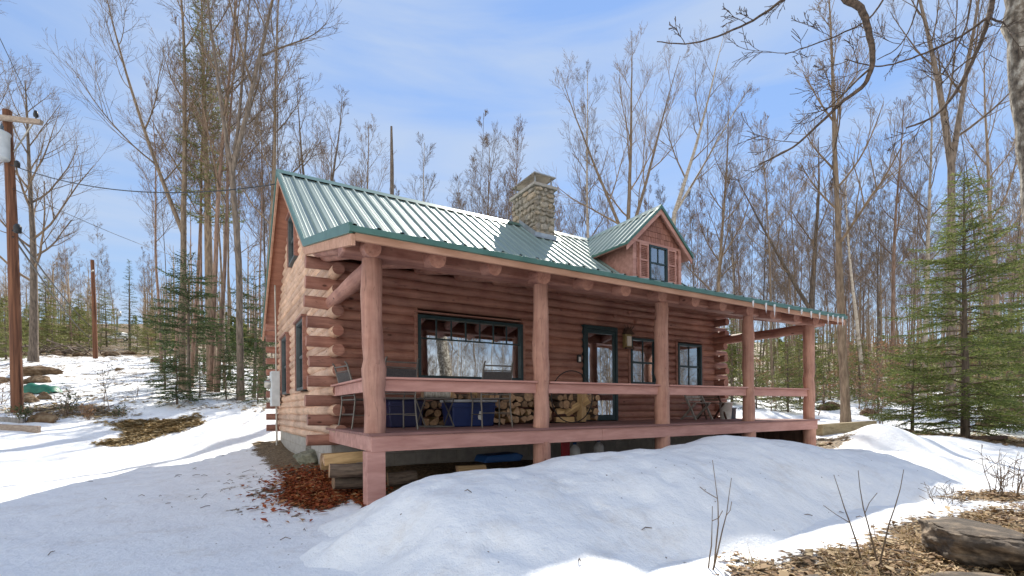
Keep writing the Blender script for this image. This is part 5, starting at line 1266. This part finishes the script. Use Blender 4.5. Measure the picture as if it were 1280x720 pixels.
# --- near tree at the right edge with limbs hanging across the sky
t = thing('near_tree', 'lichen-barked tree leaning in at the right edge with long bare limbs hanging across the sky', 'tree', pix(1372, 690, 4.6))
b = MB(); pts = [pix(1378, 720, 4.6), pix(1340, 420, 4.6), pix(1318, 240, 4.55), pix(1296, 60, 4.5), pix(1288, -60, 4.5), pix(1262, -300, 4.5), pix(1230, -520, 4.6), pix(1225, -700, 4.7)]
rr_ = random.Random(3); P2, R2 = [], []
for i in range(len(pts) - 1):
    for j in range(6): P2.append(pts[i].lerp(pts[i + 1], j / 6) + rvec(rr_) * .012); R2.append((.23, .21, .19, .18, .17, .15, .11, .06)[i] * rr_.uniform(.93, 1.08))
b.tube(P2, R2, 20, 0, False); b.build('trunk', m_lichen, t)
b = MB(); rg = random.Random(15)
def limb(pp, r0, r1, kids=6, kl=.55):
    kids = max(2, int(kids * .65)); r0 *= .85
    q = []
    pp = [pix(*p) for p in pp]
    for i in range(len(pp) - 1):
        a0 = pp[max(i - 1, 0)]; a1, a2 = pp[i], pp[i + 1]; a3 = pp[min(i + 2, len(pp) - 1)]
        for j in range(5):
            s = j / 5; q.append(.5 * ((2 * a1) + (a2 - a0) * s + (2 * a0 - 5 * a1 + 4 * a2 - a3) * s * s + (3 * a1 - a0 - 3 * a2 + a3) * s ** 3))
    q.append(pp[-1]); n = len(q)
    b.tube([p + rvec(rg) * .004 for p in q], [r0 + (r1 - r0) * (i / (n - 1)) ** .8 for i in range(n)], 8, 0, False)
    for i in range(kids):
        f = rg.uniform(.25, .97); j = int(f * (n - 1)); td = (q[min(j + 1, n - 1)] - q[j - 1]).normalized(); rad_ = r0 + (r1 - r0) * f
        sd = td.cross(rvec(rg)).normalized(); grow(b, rg, q[j], td * .75 + sd * .6, kl * rg.uniform(.5, 1.3), max(.004, rad_ * .45), 2, 4, .03, .2, .3, .0028)
limb([(1232, -470, 4.6), (1130, -260, 4.5), (1052, -40, 4.4), (1060, -4, 4.35), (1080, 10, 4.3), (1091, 45, 4.3), (1094, 78, 4.3), (1084, 105, 4.35), (1058, 126, 4.4), (1030, 152, 4.45), (994, 184, 4.5), (950, 206, 4.6)], .055, .006, 9, .5)
limb([(1262, -300, 4.5), (1255, -120, 4.4), (1246, -10, 4.35), (1238, 28, 4.3), (1222, 70, 4.3), (1200, 112, 4.3), (1172, 144, 4.3), (1135, 160, 4.35)], .038, .007, 8, .5)
limb([(1238, 22, 4.3), (1205, 45, 4.3), (1160, 66, 4.3), (1120, 80, 4.35), (1090, 82, 4.4), (1060, 74, 4.4)], .014, .004, 6, .45)
limb([(1110, -200, 4.5), (1030, -40, 4.45), (990, -6, 4.4), (960, 16, 4.4), (920, 38, 4.4), (870, 54, 4.45), (825, 52, 4.5)], .024, .004, 7, .24)
limb([(1130, -40, 4.6), (1095, 18, 4.6), (1060, 40, 4.6), (1020, 56, 4.6), (985, 68, 4.6)], .012, .004, 6, .4)
limb([(1160, -60, 4.8), (1150, 10, 4.8), (1130, 55, 4.8), (1100, 75, 4.8)], .01, .004, 5, .4)
limb([(1226, -60, 4.2), (1215, 20, 4.2), (1195, 70, 4.2), (1175, 100, 4.2)], .012, .004, 5, .4)
b.build('limbs', M('near_limb_bark', (.035, .026, .02), (.14, .1, .075), rough=.95, scale=(30, 30, 30), bump=.6), t)

# ------------------------------------------------------------------ leaf litter lying on the ground
def litter(name, label, n, fn, mat, size, seed):
    rn = np.random.default_rng(seed); X, Y = fn(rn, n); keep = bare(X, Y) + rn.uniform(-.28, .28, len(X)) > .5; X, Y = X[keep], Y[keep]
    Z = ground(X, Y)
    m_ = (X > .3) & (X < 13.9) & (Y > 1.4) & (Y < 5.9)
    bz = bank(X, Y); kk = ~(m_ & (bz > Z + .0)); X, Y, Z = X[kk], Y[kk], Z[kk]
    k = len(X); a = rn.uniform(0, 6.28, k); s = size * np.clip(rn.lognormal(-.1, .5, k), .35, 2.6); u = np.stack([np.cos(a), np.sin(a), rn.uniform(-.35, .35, k)], 1); v = np.stack([-np.sin(a), np.cos(a), rn.uniform(-.35, .35, k)], 1)
    c = np.stack([X, Y, Z + .012 + rn.random(k) * .02], 1); s = s[:, None]
    q = np.stack([c - u * s, c - v * s * .5 + [0, 0, .008], c + u * s, c + v * s * .5 + [0, 0, .012]], 1).reshape(-1, 3)
    tag(np_mesh(name, q, 4, mat), label, 'leaves', kind='stuff')
def front(rn, n):
    w = rn.uniform(2.6, 8.4, n); r = rn.uniform(1.2, 8.6, n); return CX * w + CY * r, CY * w - CX * r
litter('leaf_litter', 'dry tan leaves carpeting the ground around the boulder', 34000, front, m_leaf, .027, 1)
litter('red_leaf_litter', 'red and rust fallen leaves on the snow by the cabin corner', 8000, lambda rn, n: (rn.normal(1.2, .33, n), rn.normal(7.15, .95, n)), m_redleaf, .03, 2)
def side(rn, n):
    k = n * 2 // 3; w = np.concatenate([rn.normal(14.6, 1.0, k), rn.uniform(12.5, 17.5, n - k)]); r = np.concatenate([rn.normal(-10.7, .9, k), rn.uniform(-18, -7.5, n - k)]); return CX * w + CY * r, CY * w - CX * r
litter('grass_patch', 'tan matted grass and leaves in the thawed patch on the left snow', 16000, side, m_straw, .06, 3)
litter('woods_litter', 'brown leaves showing through the snow right of the porch', 9000, lambda rn, n: (rn.uniform(11.6, 24, n), rn.uniform(3, 19, n)), m_leaf, .06, 4)
def tufts(rn, n):
    c = rn.integers(0, 60, n); rr2 = np.random.default_rng(8); w0 = rr2.uniform(3.2, 6, 60); r0_ = rr2.uniform(1.5, 6.5, 60)
    w = w0[c] + rn.normal(0, .05, n); r = r0_[c] + rn.normal(0, .05, n); return CX * w + CY * r, CY * w - CX * r
rn = np.random.default_rng(31); X, Y = tufts(rn, 2600); kp = bare(X, Y) > .45; X, Y = X[kp], Y[kp]; Z = ground(X, Y); kp = np.array([True] * len(X))
P = np.stack([X, Y, Z], 1); D = np.stack([rn.normal(0, .7, len(X)), rn.normal(0, .7, len(X)), np.full(len(X), .55)], 1)
tag(np_mesh('dry_grass', needles(P, D, .13, .007, rn, .3, 1.0), 3, m_straw), 'thin dry grass blades sticking out of the leaf litter', 'grass', kind='stuff')
# loose bits on the open snow
b = MB(); rt_ = random.Random(4)
for i in range(75):
    if i < 45: x, y = rt_.gauss(.2, .7), rt_.gauss(8.2, 1.7)
    else:
        px = rt_.uniform(20, 1150); w = rt_.uniform(3.4, 11); x, y = at(px, w)
        if 1.2 < x < 11.8 and y > 5.5: continue
    z = top_z(x, y) + .008; a = rt_.uniform(0, 6.28); L = rt_.uniform(.02, .09) * (1.6 if i % 9 == 0 else .7)
    d = V((math.cos(a), math.sin(a), rt_.uniform(0, .1))) * L; b.tube([V((x, y, z)) - d, V((x, y, z + .012)) + rvec(rt_) * .01, V((x, y, z)) + d], [.004, .005, .003], 4, 0, False)
for i in range(170):
    w = rt_.uniform(3.0, 6.0); r = rt_.uniform(1.4, 6.5); x, y = CX * w + CY * r, CY * w - CX * r
    if float(bare(np.array([x]), np.array([y]))[0]) < .4: continue
    z = gz(x, y) + .015; a = rt_.uniform(0, 6.28); L = rt_.uniform(.04, .22)
    d = V((math.cos(a), math.sin(a), rt_.uniform(-.05, .12))) * L; b.tube([V((x, y, z)) - d, V((x, y, z + .02)) + rvec(rt_) * .015, V((x, y, z)) + d], [.006, .005, .002], 4, 0, False)
tag(b.build('bark_litter', BARK[2]), 'scraps of bark and twig dropped on the open snow', 'twigs', kind='stuff')

# ------------------------------------------------------------------ light, sky, camera
EL, AZ = rad(42), rad(48)
sd = V((math.cos(EL) * math.cos(AZ), math.cos(EL) * math.sin(AZ), math.sin(EL)))
l = bpy.data.lights.new('sun', 'SUN'); l.energy = 3.6; l.angle = rad(.53); l.color = (1, .94, .83)
so = bpy.data.objects.new('sun', l); COL.objects.link(so); so.rotation_euler = sd.to_track_quat('Z', 'Y').to_euler()
SKY_K, SKY_H, SKY_S, FILL_CLOUD = .86, .5, .93, (4.0, 3.95, 3.75)
w = bpy.data.worlds.new('World'); SC.world = w; w.use_nodes = True; N = NT(w.node_tree); bg = w.node_tree.nodes['Background']
sky = N.n('ShaderNodeTexSky', sky_type='NISHITA', sun_disc=False, sun_elevation=EL, sun_rotation=math.pi / 2 - AZ, altitude=300, air_density=1.0, dust_density=0.0, ozone_density=4.0)
co = N.n('ShaderNodeTexCoord').outputs['Generated']
mp = N.n('ShaderNodeMapping', {'Vector': co, 'Scale': (1.0, 1.0, 6.5), 'Rotation': (.12, .16, .4)}).outputs[0]
cl = N.n('ShaderNodeTexNoise', {'Vector': mp, 'Scale': 1.5, 'Detail': 6, 'Roughness': .52, 'Distortion': .5}).outputs[0]
lum = N.n('ShaderNodeRGBToBW', {'Color': sky.outputs[0]}).outputs[0]
even = N.math('MULTIPLY', N.math('POWER', N.math('MAXIMUM', lum, .02), -.6), SKY_K)
hs = N.n('ShaderNodeHueSaturation', {'Hue': SKY_H, 'Saturation': SKY_S, 'Value': 1.0, 'Fac': 1.0, 'Color': sky.outputs[0]}).outputs[0]
base = N.n('ShaderNodeVectorMath', {0: hs, 1: N.n('ShaderNodeCombineXYZ', {0: even, 1: even, 2: even}).outputs[0]}, operation='MULTIPLY').outputs[0]
zc = N.n('ShaderNodeSeparateXYZ', {0: co}).outputs[2]
low = N.math('MULTIPLY', N.math('POWER', N.math('SUBTRACT', 1.0, N.math('MINIMUM', N.math('MAXIMUM', zc, 0.0), 1.0)), 5.0), .9)
thin = N.math('MAXIMUM', N.ramp(cl, [(.36, (.0, .0, .0)), (.64, (.85, .85, .85))]), low)
base = N.mix(thin, base, (1.55, 1.85, 2.35))                     # thin veil cloud
back = N.n('ShaderNodeVectorMath', {0: co, 1: (-.78, -.62, -.15)}, operation='DOT_PRODUCT').outputs['Value']
fill_dir = N.math('ADD', back, N.math('MULTIPLY', N.math('SUBTRACT', cl, .5), 1.2))
sky_fill = N.ramp(fill_dir, [(.2, (0, 0, 0)), (.62, (.9, .9, .9))])  # added bright cloud, out of view, fills the porch and gable with light
N.link(N.mix(sky_fill, base, FILL_CLOUD), bg.inputs['Color']); bg.inputs['Strength'].default_value = .15
cam = bpy.data.cameras.new('camera'); cam.sensor_width = 36; cam.lens = F0 / 1280 * 36; cam.shift_y = 152.07 / 1280; cam.clip_start = .05; cam.clip_end = 2500
cob = bpy.data.objects.new('camera', cam); COL.objects.link(cob)
f_ = V((CX, CY, 0)).normalized(); r0 = V((CY, -CX, 0)).normalized(); up = V((0, 0, 1)); ro = -.008524
rx = r0 * math.cos(ro) + up * math.sin(ro); ux = up * math.cos(ro) - r0 * math.sin(ro)
cob.matrix_world = Matrix(((rx.x, ux.x, -f_.x, 0), (rx.y, ux.y, -f_.y, 0), (rx.z, ux.z, -f_.z, 0), (0, 0, 0, 1)))
SC.camera = cob
vs_ = SC.view_settings; vs_.view_transform = 'Standard'; vs_.look = 'None'; vs_.gamma = 1; vs_.use_curve_mapping = False; vs_.exposure = 1.3
SC.cycles.max_bounces = 8; SC.cycles.transparent_max_bounces = 12
bpy.context.view_layer.update()
